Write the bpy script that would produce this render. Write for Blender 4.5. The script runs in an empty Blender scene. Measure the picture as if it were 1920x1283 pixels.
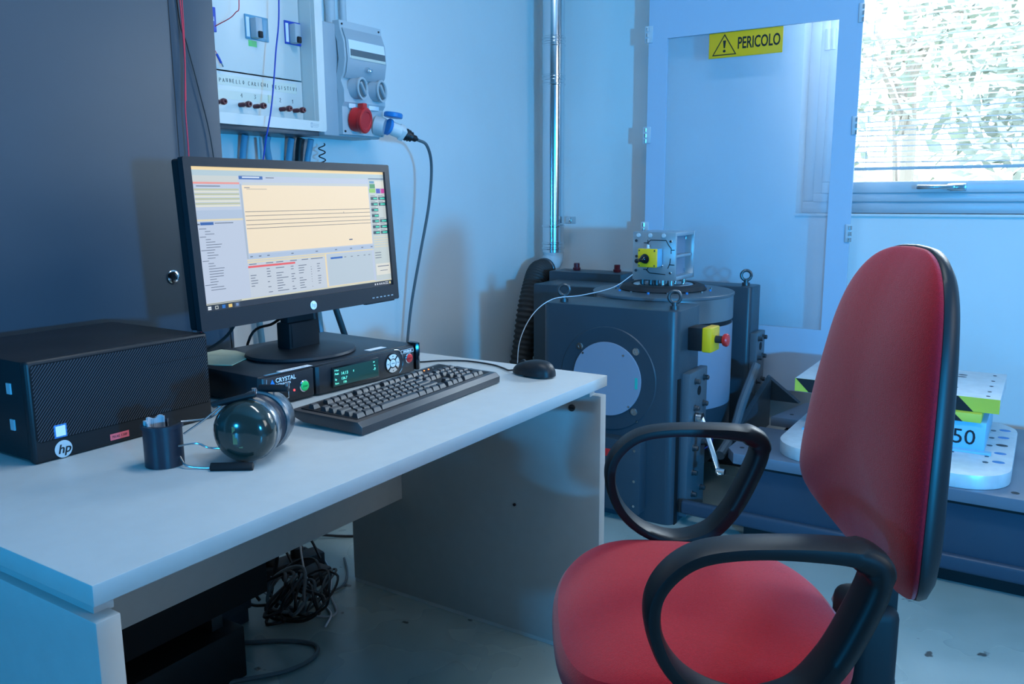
import bpy, bmesh, math, random
from mathutils import Vector, Matrix, noise
random.seed(7)
PI = math.pi
S = bpy.context.scene
COL = S.collection
V = Vector
def R(d): return math.radians(d)

# ------------------------------------------------------------------ camera
cam_d = bpy.data.cameras.new('camera'); cam = bpy.data.objects.new('camera', cam_d); COL.objects.link(cam)
cam_d.sensor_width = 36; cam_d.lens = 36*1560/1920; cam_d.clip_start = .02; cam_d.clip_end = 200
_a, _p, _r = R(32.8), R(10.0), R(-.35)
_v = V((-math.sin(_a)*math.cos(_p), math.cos(_a)*math.cos(_p), -math.sin(_p)))
_h = V((math.cos(_a), math.sin(_a), 0)); _u = _h.cross(_v)
_x = _h*math.cos(_r)+_u*math.sin(_r); _y = -_h*math.sin(_r)+_u*math.cos(_r)
cam.matrix_world = Matrix(((_x.x, _y.x, -_v.x, 0), (_x.y, _y.y, -_v.y, 0), (_x.z, _y.z, -_v.z, 1.14), (0, 0, 0, 1)))
S.camera = cam
S.view_settings.view_transform = 'Standard'; S.view_settings.look = 'None'
S.view_settings.gamma = 1; S.view_settings.use_curve_mapping = False
S.view_settings.exposure = -.12

# ------------------------------------------------------------------ sky and lights
wld = bpy.data.worlds.new('overcast_sky'); S.world = wld; wld.use_nodes = True
bg = wld.node_tree.nodes['Background']; bg.inputs[0].default_value = (.78, .9, 1, 1); bg.inputs[1].default_value = 9

def area(name, loc, target, size, power, color, size_y=None, spread=180):
    d = bpy.data.lights.new(name, 'AREA'); d.energy = power; d.color = color; d.size = size; d.spread = R(spread)
    if size_y: d.shape = 'RECTANGLE'; d.size_y = size_y
    o = bpy.data.objects.new(name, d); COL.objects.link(o); o.location = loc
    o.rotation_euler = (V(target)-V(loc)).to_track_quat('-Z', 'Y').to_euler(); return o
# blue work lamp behind the operator
area('blue_lamp', (2.25, -.5, 1.10), (-1.2, 2.6, .9), .14, 215, (.015, .42, 1.0))
# window of the right hand wall and the ceiling fittings of the room
area('side_window_light', (2.3, 1.7, 1.9), (-1.5, 2.0, 1.0), 1.2, 27, (.97, .96, .94), 1.2)
area('ceiling_light', (-.5, 1.4, 2.8), (-.5, 1.2, 0), 1.2, 24, (.92, .97, 1.0), .3)
# daylight entering by the back window
area('back_window_daylight', (-.2, 4.35, 2.55), (-.9, 1.0, .5), 1.3, 520, (.82, .92, 1.0), .8)

area('blue_lamp_rear', (-.9, -2.0, 1.0), (-1.2, 1.5, .6), .16, 34, (.015, .42, 1.0))
# ------------------------------------------------------------------ materials
MC = {}
def mat(name, col, rough=.5, metal=0, var=0, vscale=8, bump=0, bscale=60, emit=None, estr=1, spec=.5, trans=0, alpha=1, coat=0, sheen=0, ior=1.45):
    if name in MC: return MC[name]
    m = bpy.data.materials.new(name); m.use_nodes = True; nt = m.node_tree; b = nt.nodes['Principled BSDF']
    I = b.inputs
    I['Base Color'].default_value = (*col, 1); I['Roughness'].default_value = rough; I['Metallic'].default_value = metal
    I['Specular IOR Level'].default_value = spec; I['Transmission Weight'].default_value = trans; I['Alpha'].default_value = alpha
    I['Coat Weight'].default_value = coat; I['IOR'].default_value = ior
    if sheen: I['Sheen Weight'].default_value = sheen; I['Sheen Roughness'].default_value = .4
    if emit: I['Emission Color'].default_value = (*emit, 1); I['Emission Strength'].default_value = estr
    if var or bump:
        tc = nt.nodes.new('ShaderNodeTexCoord')
    if var:
        n = nt.nodes.new('ShaderNodeTexNoise'); n.inputs['Scale'].default_value = vscale; n.inputs['Detail'].default_value = 6
        r = nt.nodes.new('ShaderNodeValToRGB'); e = r.color_ramp.elements
        e[0].position = .35; e[1].position = .65
        e[0].color = (*[c*(1-var) for c in col], 1); e[1].color = (*[min(1, c*(1+var)) for c in col], 1)
        nt.links.new(tc.outputs['Object'], n.inputs['Vector']); nt.links.new(n.outputs['Fac'], r.inputs[0]); nt.links.new(r.outputs[0], I['Base Color'])
    if bump:
        n2 = nt.nodes.new('ShaderNodeTexNoise'); n2.inputs['Scale'].default_value = bscale; n2.inputs['Detail'].default_value = 4
        bp = nt.nodes.new('ShaderNodeBump'); bp.inputs['Strength'].default_value = bump; bp.inputs['Distance'].default_value = .002
        nt.links.new(tc.outputs['Object'], n2.inputs['Vector']); nt.links.new(n2.outputs['Fac'], bp.inputs['Height']); nt.links.new(bp.outputs[0], I['Normal'])
    MC[name] = m; return m

def floor_mat():
    m = mat('resin_floor', (.20, .27, .25), rough=.33, bump=.25, bscale=25); nt = m.node_tree; b = nt.nodes['Principled BSDF']
    tc = nt.nodes.new('ShaderNodeTexCoord')
    n = nt.nodes.new('ShaderNodeTexNoise'); n.inputs['Scale'].default_value = 2.2; n.inputs['Detail'].default_value = 3
    r = nt.nodes.new('ShaderNodeValToRGB'); e = r.color_ramp.elements
    e[0].position = .3; e[0].color = (.20, .27, .26, 1); e[1].position = .7; e[1].color = (.31, .38, .37, 1)
    v = nt.nodes.new('ShaderNodeTexNoise'); v.inputs['Scale'].default_value = 14; v.inputs['Detail'].default_value = 3
    r2 = nt.nodes.new('ShaderNodeValToRGB'); f = r2.color_ramp.elements
    f[0].position = .70; f[0].color = (0, 0, 0, 1); f[1].position = .73; f[1].color = (1, 1, 1, 1)
    mx = nt.nodes.new('ShaderNodeMixRGB'); mx.inputs[2].default_value = (.05, .06, .06, 1)
    L = nt.links.new
    L(tc.outputs['Object'], n.inputs['Vector']); L(n.outputs['Fac'], r.inputs[0]); L(tc.outputs['Object'], v.inputs['Vector'])
    L(v.outputs['Fac'], r2.inputs[0]); L(r2.outputs[0], mx.inputs[0]); L(r.outputs[0], mx.inputs[1]); L(mx.outputs[0], b.inputs['Base Color'])
    r3 = nt.nodes.new('ShaderNodeMapRange'); r3.inputs[3].default_value = .16; r3.inputs[4].default_value = .40
    L(n.outputs['Fac'], r3.inputs[0]); L(r3.outputs[0], b.inputs['Roughness'])
    return m
def mesh_grille():
    # fine diagonal perforation of the computer's front
    m = mat('grille_black', (.006, .007, .009), rough=.6, spec=.2); nt = m.node_tree; b = nt.nodes['Principled BSDF']
    tc = nt.nodes.new('ShaderNodeTexCoord'); mp = nt.nodes.new('ShaderNodeMapping'); mp.inputs['Rotation'].default_value = (R(-52), 0, 0)
    w = nt.nodes.new('ShaderNodeTexWave'); w.bands_direction = 'Y'; w.inputs['Scale'].default_value = 72; w.inputs['Distortion'].default_value = 0
    rr = nt.nodes.new('ShaderNodeValToRGB'); e = rr.color_ramp.elements; e[0].color = (.004, .005, .007, 1); e[0].position = .35; e[1].color = (.045, .055, .07, 1); e[1].position = .8
    bp = nt.nodes.new('ShaderNodeBump'); bp.inputs['Strength'].default_value = .8; bp.inputs['Distance'].default_value = .002
    L = nt.links.new; L(tc.outputs['Object'], mp.inputs[0]); L(mp.outputs[0], w.inputs['Vector'])
    return m

M = dict(
 wall=mat('painted_wall', (.70, .71, .70), rough=.55, var=.03, vscale=1.6, bump=.12, bscale=40),
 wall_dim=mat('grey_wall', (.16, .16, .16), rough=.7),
 ceil=mat('ceiling_paint', (.7, .7, .68), rough=.8),
 laminate=mat('grey_laminate', (.47, .485, .48), rough=.36, var=.02, vscale=30),
 alu=mat('window_aluminium', (.62, .66, .70), rough=.35, metal=.3),
 white=mat('white_plastic', (.68, .69, .68), rough=.4),
 cream=mat('cream_steel', (.62, .61, .57), rough=.35),
 grey_pl=mat('grey_plastic', (.36, .40, .43), rough=.38),
 grey_lt=mat('light_grey_plastic', (.47, .51, .53), rough=.4),
 steel=mat('brushed_steel', (.62, .64, .66), rough=.22, metal=1),
 flue=mat('flue_steel', (.72, .74, .76), rough=.16, metal=1),
 dark_steel=mat('dark_steel', (.10, .11, .12), rough=.35, metal=.8),
 cab=mat('cabinet_slate', (.026, .045, .064), rough=.5, var=.08, vscale=2),
 shaker=mat('shaker_slate', (.026, .046, .062), rough=.38, bump=.15, bscale=90),
 shaker_hi=mat('shaker_grey', (.075, .10, .12), rough=.4),
 platform=mat('platform_slate', (.028, .050, .078), rough=.4),
 cover=mat('cover_grey', (.23, .26, .33), rough=.55),
 black=mat('black_plastic', (.010, .011, .013), rough=.45, spec=.35),
 black_m=mat('matt_black', (.008, .009, .011), rough=.6, spec=.3),
 black_g=mat('glossy_black', (.008, .009, .011), rough=.12),
 bezel=mat('monitor_bezel', (.014, .016, .020), rough=.42, spec=.4),
 key=mat('key_black', (.020, .021, .025), rough=.42, spec=1.0),
 box=mat('instrument_black', (.016, .018, .022), rough=.38, bump=.08, bscale=150),
 red_fab=mat('red_fabric', (.44, .004, .014), rough=.85, spec=.2, bump=.55, bscale=900, sheen=.35, var=.10, vscale=260),
 red=mat('red_plastic', (.62, .02, .02), rough=.35), red_w=mat('red_wire', (.62, .03, .05), rough=.4),
 maroon=mat('maroon_plastic', (.10, .012, .02), rough=.3),
 blue=mat('blue_plastic', (.02, .20, .52), rough=.35), blue_w=mat('blue_wire', (.02, .06, .38), rough=.4),
 conduit=mat('blue_grey_cable', (.12, .30, .42), rough=.4),
 yellow=mat('yellow_plastic', (.85, .50, .01), rough=.4), sign=mat('sign_yellow', (.95, .50, .005), rough=.4),
 green=mat('green_button', (.02, .5, .12), rough=.3), hazard=mat('hazard_yellow', (.55, .56, .06), rough=.5),
 ink=mat('black_ink', (.01, .01, .012), rough=.5), print_w=mat('white_print', (.75, .78, .8), rough=.5),
 paper=mat('cream_paper', (.62, .60, .42), rough=.8), tape=mat('paper_tape', (.66, .64, .54), rough=.7),
 rubber=mat('rubber', (.018, .018, .02), rough=.7), hose=mat('ribbed_hose', (.030, .027, .026), rough=.6),
 cable=mat('grey_cable', (.11, .13, .14), rough=.5), wcable=mat('white_cable', (.6, .65, .7), rough=.4), kcable=mat('black_cable', (.012, .013, .015), rough=.45),
 screened=mat('alu_block', (.50, .53, .55), rough=.33, metal=.75), fixt=mat('fixture_aluminium', (.62, .66, .68), rough=.38, metal=.25, var=.06, vscale=30),
 fixt_b=mat('fixture_blue_tint', (.20, .48, .66), rough=.4),  # riser base colour made bluer to deepen the blue lamp's light on it
 leather=mat('black_leatherette', (.014, .018, .028), rough=.35), lining=mat('grey_lining', (.35, .35, .38), rough=.35),
 gunmetal=mat('cup_green', (.02, .026, .022), rough=.14, coat=.6), cupring=mat('cup_silver', (.22, .24, .26), rough=.25, metal=.8),
 screen_frame=mat('safety_screen_paint', (.42, .52, .64), rough=.45),
 slat=mat('blind_slat', (.72, .76, .78), rough=.5), chrome=mat('chrome', (.75, .77, .8), rough=.12, metal=1),
 trunk=mat('bark', (.22, .20, .18), rough=.9), leaf=mat('leaf', (.21, .25, .22), rough=.5, var=.3, vscale=3),
 grass=mat('garden_ground', (.30, .33, .22), rough=.9), wood=mat('garden_wall', (.6, .6, .58), rough=.9),
)
M['floor'] = floor_mat(); M['grille'] = mesh_grille()
def glass(name, col=(1, 1, 1), a=.12, rough=.03):
    m = bpy.data.materials.new(name); m.use_nodes = True; nt = m.node_tree; nt.nodes.clear()
    o = nt.nodes.new('ShaderNodeOutputMaterial'); t = nt.nodes.new('ShaderNodeBsdfTransparent'); t.inputs[0].default_value = (*col, 1)
    g = nt.nodes.new('ShaderNodeBsdfGlossy'); g.inputs['Roughness'].default_value = rough; g.inputs[0].default_value = (.9, .95, 1, 1)
    f = nt.nodes.new('ShaderNodeFresnel'); f.inputs[0].default_value = 1.4
    mx = nt.nodes.new('ShaderNodeMixShader'); L = nt.links.new
    L(f.outputs[0], mx.inputs[0]); L(t.outputs[0], mx.inputs[1]); L(g.outputs[0], mx.inputs[2])
    if a:
        d = nt.nodes.new('ShaderNodeBsdfDiffuse'); d.inputs[0].default_value = (.8, .86, .92, 1)
        m2 = nt.nodes.new('ShaderNodeMixShader'); m2.inputs[0].default_value = a
        L(mx.outputs[0], m2.inputs[1]); L(d.outputs[0], m2.inputs[2]); L(m2.outputs[0], o.inputs[0])
    else: L(mx.outputs[0], o.inputs[0])
    return m
M['glass'] = glass('window_glass', (.97, .99, 1), 0); M['poly'] = glass('clear_polycarbonate', (.97, .98, 1), .16, .12); M['smoke'] = glass('smoked_cover', (.45, .5, .55), .25, .08)

# ------------------------------------------------------------------ mesh helpers
def nb(): return bmesh.new()
ID = Matrix.Identity(4)
def frame(o, x, y, z=None):
    x = V(x).normalized(); y = V(y).normalized(); z = V(z).normalized() if z else x.cross(y).normalized()
    o = V(o); return Matrix(((x.x, y.x, z.x, o.x), (x.y, y.y, z.y, o.y), (x.z, y.z, z.z, o.z), (0, 0, 0, 1)))
def merge(bm, src):
    me = bpy.data.meshes.new('t'); src.to_mesh(me); src.free(); bm.from_mesh(me); bpy.data.meshes.remove(me)
def box(bm, x0, x1, y0, y1, z0, z1, bev=0, seg=2, mt=ID):
    t = nb(); bmesh.ops.create_cube(t, size=1)
    for v in t.verts: v.co = V(((x0+x1)/2+v.co.x*(x1-x0), (y0+y1)/2+v.co.y*(y1-y0), (z0+z1)/2+v.co.z*(z1-z0)))
    if bev: bmesh.ops.bevel(t, geom=t.edges[:], offset=bev, segments=seg, profile=.5, affect='EDGES')
    bmesh.ops.transform(t, matrix=mt, verts=t.verts); merge(bm, t); return bm
def axis_frame(a, b):
    a = V(a); z = (V(b)-a).normalized(); x = z.orthogonal().normalized() if abs(z.z) < .999 else V((1, 0, 0)); y = z.cross(x)
    return frame(a, x, y, z)
def lathe(bm, prof, a, b, seg=24, cap=True):
    """prof = [(radius, distance along axis a->b)]"""
    m = axis_frame(a, b); rings = []
    for r, h in prof:
        rings.append([bm.verts.new(m @ V((r*math.cos(2*PI*i/seg), r*math.sin(2*PI*i/seg), h))) for i in range(seg)])
    for p, q in zip(rings, rings[1:]):
        for i in range(seg):
            bm.faces.new((p[i], p[(i+1) % seg], q[(i+1) % seg], q[i]))
    if cap:
        bm.faces.new(rings[0][::-1]); bm.faces.new(rings[-1])
    return bm
def cyl(bm, a, b, r, seg=20, bev=0, r2=None):
    L = (V(b)-V(a)).length; r2 = r if r2 is None else r2
    if bev: return lathe(bm, [(r-bev, 0), (r, bev), (r2, L-bev), (r2-bev, L)], a, b, seg)
    return lathe(bm, [(r, 0), (r2, L)], a, b, seg)
def smooth_path(pts, n=8, closed=False):
    P = [V(p) for p in pts]; N = len(P); out = []
    rng = range(N) if closed else range(N-1)
    for i in rng:
        p0 = P[(i-1) % N] if closed or i > 0 else P[i]*2-P[i+1]; p1 = P[i]; p2 = P[(i+1) % N]
        p3 = P[(i+2) % N] if closed or i+2 < N else P[i+1]*2-P[i]
        for k in range(n):
            t = k/n; out.append(.5*((2*p1)+(-p0+p2)*t+(2*p0-5*p1+4*p2-p3)*t*t+(-p0+3*p1-3*p2+p3)*t**3))
    if not closed: out.append(P[-1])
    return out
def tube(bm, pts, r, seg=8, n=6, rf=None, smooth=True, closed=False):
    P = smooth_path(pts, n, closed) if smooth else [V(p) for p in pts]
    N = len(P); rings = []; up = None
    for i, p in enumerate(P):
        t = ((P[(i+1) % N]-P[i-1]) if closed or 0 < i < N-1 else (P[1]-P[0] if i == 0 else P[-1]-P[-2]))
        if t.length < 1e-9: t = V((0, 0, 1))
        t.normalize()
        if up is None: up = t.orthogonal().normalized()
        up = (up-t*up.dot(t)); up = up.normalized() if up.length > 1e-6 else t.orthogonal().normalized()
        s = t.cross(up); rr = rf(i/(N-1), i) if rf else r
        rings.append([bm.verts.new(p+up*rr*math.cos(2*PI*k/seg)+s*rr*math.sin(2*PI*k/seg)) for k in range(seg)])
    pr = list(zip(rings, rings[1:]))+([(rings[-1], rings[0])] if closed else [])
    for a, b in pr:
        for k in range(seg): bm.faces.new((a[k], a[(k+1) % seg], b[(k+1) % seg], b[k]))
    if not closed: bm.faces.new(rings[0][::-1]); bm.faces.new(rings[-1])
    return bm
def prism(bm, poly, h, mt=ID, bev=0, z0=0):
    t = nb(); a = [t.verts.new((x, y, z0)) for x, y in poly]; b = [t.verts.new((x, y, z0+h)) for x, y in poly]; n = len(poly)
    t.faces.new(a[::-1]); t.faces.new(b)
    for i in range(n): t.faces.new((a[i], a[(i+1) % n], b[(i+1) % n], b[i]))
    bmesh.ops.recalc_face_normals(t, faces=t.faces)
    if bev:
        es = [e for e in t.edges if abs(e.verts[0].co.z-e.verts[1].co.z) < 1e-6]
        bmesh.ops.bevel(t, geom=es, offset=bev, segments=2, profile=.5, affect='EDGES')
    bmesh.ops.transform(t, matrix=mt, verts=t.verts); merge(bm, t); return bm
def rrect(x0, x1, y0, y1, r, n=5):
    out = []
    for cx, cy, a0 in ((x1-r, y1-r, 0), (x0+r, y1-r, 90), (x0+r, y0+r, 180), (x1-r, y0+r, 270)):
        for k in range(n+1): a = R(a0+90*k/n); out.append((cx+r*math.cos(a), cy+r*math.sin(a)))
    return out
def ring_face(bm, outer, inner, h, mt=ID):
    """flat frame: outer and inner outlines with the same count"""
    n = len(outer); t = nb(); vs = []
    for z in (0, h):
        vs.append([t.verts.new((x, y, z)) for x, y in outer]); vs.append([t.verts.new((x, y, z)) for x, y in inner])
    o0, i0, o1, i1 = vs
    for k in range(n):
        j = (k+1) % n
        for q in ((o0[k], o0[j], o1[j], o1[k]), (i0[j], i0[k], i1[k], i1[j]), (o1[k], o1[j], i1[j], i1[k]), (o0[j], o0[k], i0[k], i0[j])): t.faces.new(q)
    bmesh.ops.recalc_face_normals(t, faces=t.faces); bmesh.ops.transform(t, matrix=mt, verts=t.verts); merge(bm, t); return bm

INFO = {}
GROUPS = {'supply_cable': 'supply cables below the distribution box', 'floor_cable': 'cables on the floor under the desk', 'red_wire': 'red wires along the cabinet edge', 'wall_conduit': 'conduits above the socket unit'}
def tag(o, label, cat, group=None, kind=None):
    if label: o['label'] = label
    if cat: o['category'] = cat
    if group: o['group'] = group
    if kind: o['kind'] = kind
    return o
def thing(name, label, cat, loc=(0, 0, 0), rotz=0, group=None, world=True):
    o = bpy.data.objects.new(name, None); COL.objects.link(o); o.location = loc; o.rotation_euler = (0, 0, rotz); o.empty_display_size = .05
    tag(o, label, cat, group); INFO[o] = (V(loc), world); return o
def obj(name, bm, m, parent=None, smooth=True, ang=35, label=None, kind=None, sub=0):
    if not isinstance(bm, bpy.types.Mesh):
        me = bpy.data.meshes.new(name); bmesh.ops.recalc_face_normals(bm, faces=bm.faces)
        root = parent
        while root and root.parent: root = root.parent
        if root is not None and root in INFO and INFO[root][1]: bmesh.ops.translate(bm, vec=-INFO[root][0], verts=bm.verts)
        bm.to_mesh(me); bm.free()
        if smooth:
            me.polygons.foreach_set('use_smooth', [True]*len(me.polygons)); me.set_sharp_from_angle(angle=R(ang))
    else: me = bm
    o = bpy.data.objects.new(name, me); COL.objects.link(o); o.parent = parent
    if name in GROUPS and parent is None: o['group'] = GROUPS[name]
    if m is not None and not me.materials: me.materials.append(M[m] if isinstance(m, str) else m)
    if label: o['label'] = label
    if kind: o['kind'] = kind
    if sub:
        s = o.modifiers.new('s', 'SUBSURF'); s.levels = sub; s.render_levels = sub
    return o
def top(name, bm, m, label, cat, group=None, kind=None, **k):
    return tag(obj(name, bm, m, None, **k), label, cat, group, kind)
def struct(name, bm, m, parent=None):
    o = obj(name, bm, m, parent, ang=30)
    if not parent: o['kind'] = 'structure'
    return o
def text_bm(s, size, mt, depth=.0004, bold=0, align='LEFT'):
    cu = bpy.data.curves.new('t', 'FONT'); cu.body = s; cu.size = size; cu.extrude = depth; cu.offset = bold; cu.align_x = align; cu.resolution_u = 3
    o = bpy.data.objects.new('t', cu); me = bpy.data.meshes.new_from_object(o); bm = nb(); bm.from_mesh(me)
    bpy.data.objects.remove(o); bpy.data.curves.remove(cu); bpy.data.meshes.remove(me)
    bmesh.ops.transform(bm, matrix=mt, verts=bm.verts); return bm
def strokes(bm, lines, mt, r=.0006):
    for l in lines: tube(bm, [mt @ V((x, y, 0)) for x, y in l], r, seg=5, smooth=False)
    return bm
XW = lambda x, y, z: frame((x, y, z), (0, 1, 0), (0, 0, 1), (1, 0, 0))     # text plane facing +X, reading towards +Y
YW = lambda x, y, z: frame((x, y, z), (1, 0, 0), (0, 0, 1), (0, -1, 0))    # text plane facing -Y, reading towards +X

# ================================================================== the room
LX, BY, RX, FY, CZ = -2.24, 3.75, 2.4, -2.4, 2.9
WX0, WX1, WZ0, WZ1 = -.945, .62, 1.056, 2.35
struct('floor', box(nb(), LX-.2, RX+.2, FY-.2, BY+.3, -.1, 0), 'floor')
struct('ceiling', box(nb(), LX-.2, RX+.2, FY-.2, BY+.3, CZ, CZ+.1), 'ceil')
struct('wall_left', box(nb(), LX-.2, LX, FY-.2, BY+.3, 0, CZ), 'wall')
struct('wall_right', box(nb(), RX, RX+.2, FY-.2, BY+.3, 0, CZ), 'wall_dim')
struct('wall_front', box(nb(), LX, RX, FY-.2, FY, 0, CZ), 'wall_dim')
b = nb(); box(b, LX, WX0, BY, BY+.3, 0, CZ); box(b, WX1, RX, BY, BY+.3, 0, CZ); box(b, WX0, WX1, BY, BY+.3, 0, WZ0); box(b, WX0, WX1, BY, BY+.3, WZ1, CZ)
struct('wall_back', b, 'wall')

# window: outer frame > sash, glass_pane, handle, hinge, sill
FYW = BY+.11
def rect_frame(bm, x0, x1, z0, z1, w, y0, y1, bev=.004):
    for a in ((x0, x1, z0, z0+w), (x0, x1, z1-w, z1), (x0, x0+w, z0+w, z1-w), (x1-w, x1, z0+w, z1-w)):
        box(bm, a[0], a[1], y0, y1, a[2], a[3], bev)
    return bm
win = struct('window_1', rect_frame(nb(), WX0, WX1, WZ0, WZ1, .050, FYW, FYW+.07), 'alu')
x0, x1, z0, z1 = WX0+.047, WX1-.047, WZ0+.047, WZ1-.047
obj('sash', rect_frame(nb(), x0, x1, z0, z1, .038, FYW-.012, FYW+.05), 'alu', win)
obj('inner_sash', rect_frame(nb(), x0+.037, x1-.037, z0+.037, z1-.037, .048, FYW-.024, FYW+.04), 'alu', win)
obj('glass_pane', box(nb(), x0+.078, x1-.078, FYW+.012, FYW+.018, z0+.078, z1-.078), 'glass', win)
b = nb(); box(b, -.36, -.30, FYW-.040, FYW-.022, 1.146, 1.178, .004); box(b, -.37, -.30, FYW-.058, FYW-.036, 1.150, 1.176, .006); box(b, -.48, -.34, FYW-.066, FYW-.048, 1.154, 1.172, .005)
obj('handle', b, 'steel', win)
b = nb(); cyl(b, (-.868, FYW-.02, 1.74), (-.868, FYW-.02, 1.825), .014); cyl(b, (-.846, FYW-.02, 1.74), (-.846, FYW-.02, 1.825), .012)
obj('hinge', b, 'alu', win)
obj('sill', box(nb(), WX0, WX1, BY-.012, FYW, WZ0-.012, WZ0, .003), 'white', win)

# venetian blind
bl = thing('venetian_blind', 'white slatted venetian blind half lowered over the bright window', 'blind', (-.2, FYW-.055, 2.3))
SY = FYW-.052
box_slat = nb(); n = 8
for i in range(n+1):
    t = i/n-.5; zz = -.0020*(1-4*t*t)*-1
    for xx in (-.735, .50): box_slat.verts.new((xx+.2, t*.018, zz-t*.0035))
box_slat.verts.ensure_lookup_table(); vv = box_slat.verts
for i in range(n): box_slat.faces.new((vv[2*i], vv[2*i+1], vv[2*i+3], vv[2*i+2]))
bmesh.ops.solidify(box_slat, geom=box_slat.faces[:], thickness=.0006)
slat_me = bpy.data.meshes.new('slat'); box_slat.to_mesh(slat_me); box_slat.free(); slat_me.materials.append(M['slat'])
zt = 1.262; k = 0
while zt < 2.28:
    s = bpy.data.objects.new('slat', slat_me); COL.objects.link(s); s.parent = bl
    s.location = (0, .003, zt-2.3); s.rotation_euler = (R(random.uniform(-2, 2)), R(.6 if zt < 1.4 else random.uniform(-.5, .2)), 0)
    zt += .0215; k += 1
obj('bottom_rail', box(nb(), -.735, .50, SY-.010, SY+.010, 1.234, 1.247, .003, mt=Matrix.Translation((0, 0, .0)) @ Matrix.Rotation(0, 4, 'Y')), 'grey_lt', bl)
obj('head_rail', box(nb(), -.74, .505, SY-.014, SY+.014, 2.275, 2.298, .002), 'slat', bl)
for x in (-.68, .05, .44): obj('ladder_cord', tube(nb(), [(x, SY-.011, 1.24), (x+.001, SY-.012, 1.7), (x, SY-.011, 2.28)], .0012, seg=5), 'grey_lt', bl)

# outdoors
struct('ground_outside', box(nb(), -14, 14, BY+.4, 26, -.6, -.5), 'grass')
def tree(name, label, x, y, h, r, nl, seed, lean=0):
    rnd = random.Random(seed); t = thing(name, label, 'tree', (x, y, -.5), group='trees outside the window')
    b = nb(); tube(b, [(x, y, -.5), (x+.1, y, h*.4), (x+lean, y+.1, h*.8)], .1, rf=lambda q, i: .11-.07*q)
    obj('trunk', b, 'trunk', t)
    ends = []
    for i in range(9):
        a = rnd.uniform(0, 2*PI); z = rnd.uniform(.35, .75)*h; e = V((x+lean*.6+math.cos(a)*r*.8, y+math.sin(a)*r*.7, z+rnd.uniform(.1, .8)))
        obj('branch', tube(nb(), [(x+lean*.4, y, z-.4), (V((x+lean*.5, y, z))+e)/2+V((0, 0, .15)), e], .03, rf=lambda q, i: .035-.025*q, seg=6, n=4), 'trunk', t); ends.append(e)
    b = nb()
    for i in range(nl):
        c = rnd.choice(ends); p = c+V((rnd.gauss(0, r*.30), rnd.gauss(0, r*.30), rnd.gauss(0, r*.30)))
        q = V((rnd.uniform(-1, 1), rnd.uniform(-1, 1), rnd.uniform(-1, .4))).normalized(); s = q.orthogonal().normalized(); L = rnd.uniform(.10, .22)
        vs = [b.verts.new(p), b.verts.new(p+q*L*.5+s*L*.22), b.verts.new(p+q*L), b.verts.new(p+q*L*.5-s*L*.22)]; b.faces.new(vs)
    obj('foliage', b, 'leaf', t, smooth=False, kind='stuff')
tree('tree', 'leafy tree outside the window, nearer the blind edge at the panel', -1.55, 10.6, 4.0, .95, 950, 3)
tree('tree', 'leafy tree outside filling the right side of the window', .35, 7.6, 4.2, 1.15, 2100, 5, .3)
tree('bush', 'low bush outside behind the lower left blind slats', -1.75, 6.6, 1.7, .45, 600, 9)

# ================================================================== safety screen
PY = 3.6
ss = thing('safety_screen', 'tall blue framed safety screen with clear pane before the window wall', 'screen', (-1.1, PY, 0))
k = PY/3.5; px0, px1, pz0, pz1 = -1.497, -.777, .574, 1.817
b = nb(); ox0, ox1 = -1.585, -.688
for a in ((ox0, ox1, .30, pz0), (ox0, ox1, pz1, 2.25), (ox0, px0, pz0, pz1), (px1, ox1, pz0, pz1)): box(b, a[0], a[1], PY, PY+.012, a[2], a[3])
obj('panel', b, 'screen_frame', ss)
obj('clear_pane', box(nb(), px0-.012, px1+.012, PY+.013, PY+.017, pz0-.012, pz1+.012), 'poly', ss)
b = nb(); rect_frame(b, px0-.014, px1+.014, pz0-.014, pz1+.014, .011, PY+.012, PY+.020, 0); obj('pane_bead', b, 'white', ss)
for x, s in ((ox0, -1), (ox1, 1)):
    for z in (.53, 1.0-.02, 1.405, 1.84 if s < 0 else 1.83):
        h = obj('hinge', box(nb(), x-.016, x+.004 if s > 0 else x+.020, PY-.006, PY, z-.036, z+.036, .001), 'alu', ss)
        kb = nb()
        for q in range(3): cyl(kb, (x+s*.003, PY-.006, z-.034+q*.024), (x+s*.003, PY-.006, z-.018+q*.024), .007, 10)
        obj('knuckle', kb, 'steel', h)
b = nb(); box(b, ox0, ox0+.05, PY-.03, PY+.04, 0, .30); box(b, ox1-.05, ox1, PY-.03, PY+.04, 0, .30); obj('foot', b, 'screen_frame', ss)
sg = thing('warning_sign', 'yellow PERICOLO danger sign at the top of the clear pane', 'sign', (-1.155, PY+.008, 1.76))
sm = Matrix.Translation((-1.309, PY-.001, 1.712)) @ Matrix.Rotation(R(0), 4, 'Y')
obj('plate', box(nb(), -1.309, -.996, PY+.009, PY+.0125, 1.713, 1.816, .001), 'sign', sg)
def YP(x, z): return YW(x, PY+.0085, z)
b = nb(); cx = -1.241; tri = [(cx-.053, 1.723), (cx+.053, 1.723), (cx, 1.810)]
tri_in = [(cx-.046, 1.727), (cx+.046, 1.727), (cx, 1.802)]
ring_face(b, [(x, z) for x, z in tri], tri_in, .0006, YW(0, PY+.009, 0))
prism(b, [(cx-.003, 1.752), (cx+.003, 1.752), (cx+.0065, 1.783), (cx-.0065, 1.783)], .0006, YW(0, PY+.009, 0))
prism(b, [(cx+.006*math.cos(a*PI/6), 1.740+.006*math.sin(a*PI/6)) for a in range(12)], .0006, YW(0, PY+.009, 0))
obj('danger_symbol', b, 'ink', sg)
b = text_bm('PERICOLO', .066, frame((-1.184, PY+.0088, 1.745), (.82, 0, 0), (0, 0, 1), (0, -1, 0)), .0003, .0012)
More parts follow.
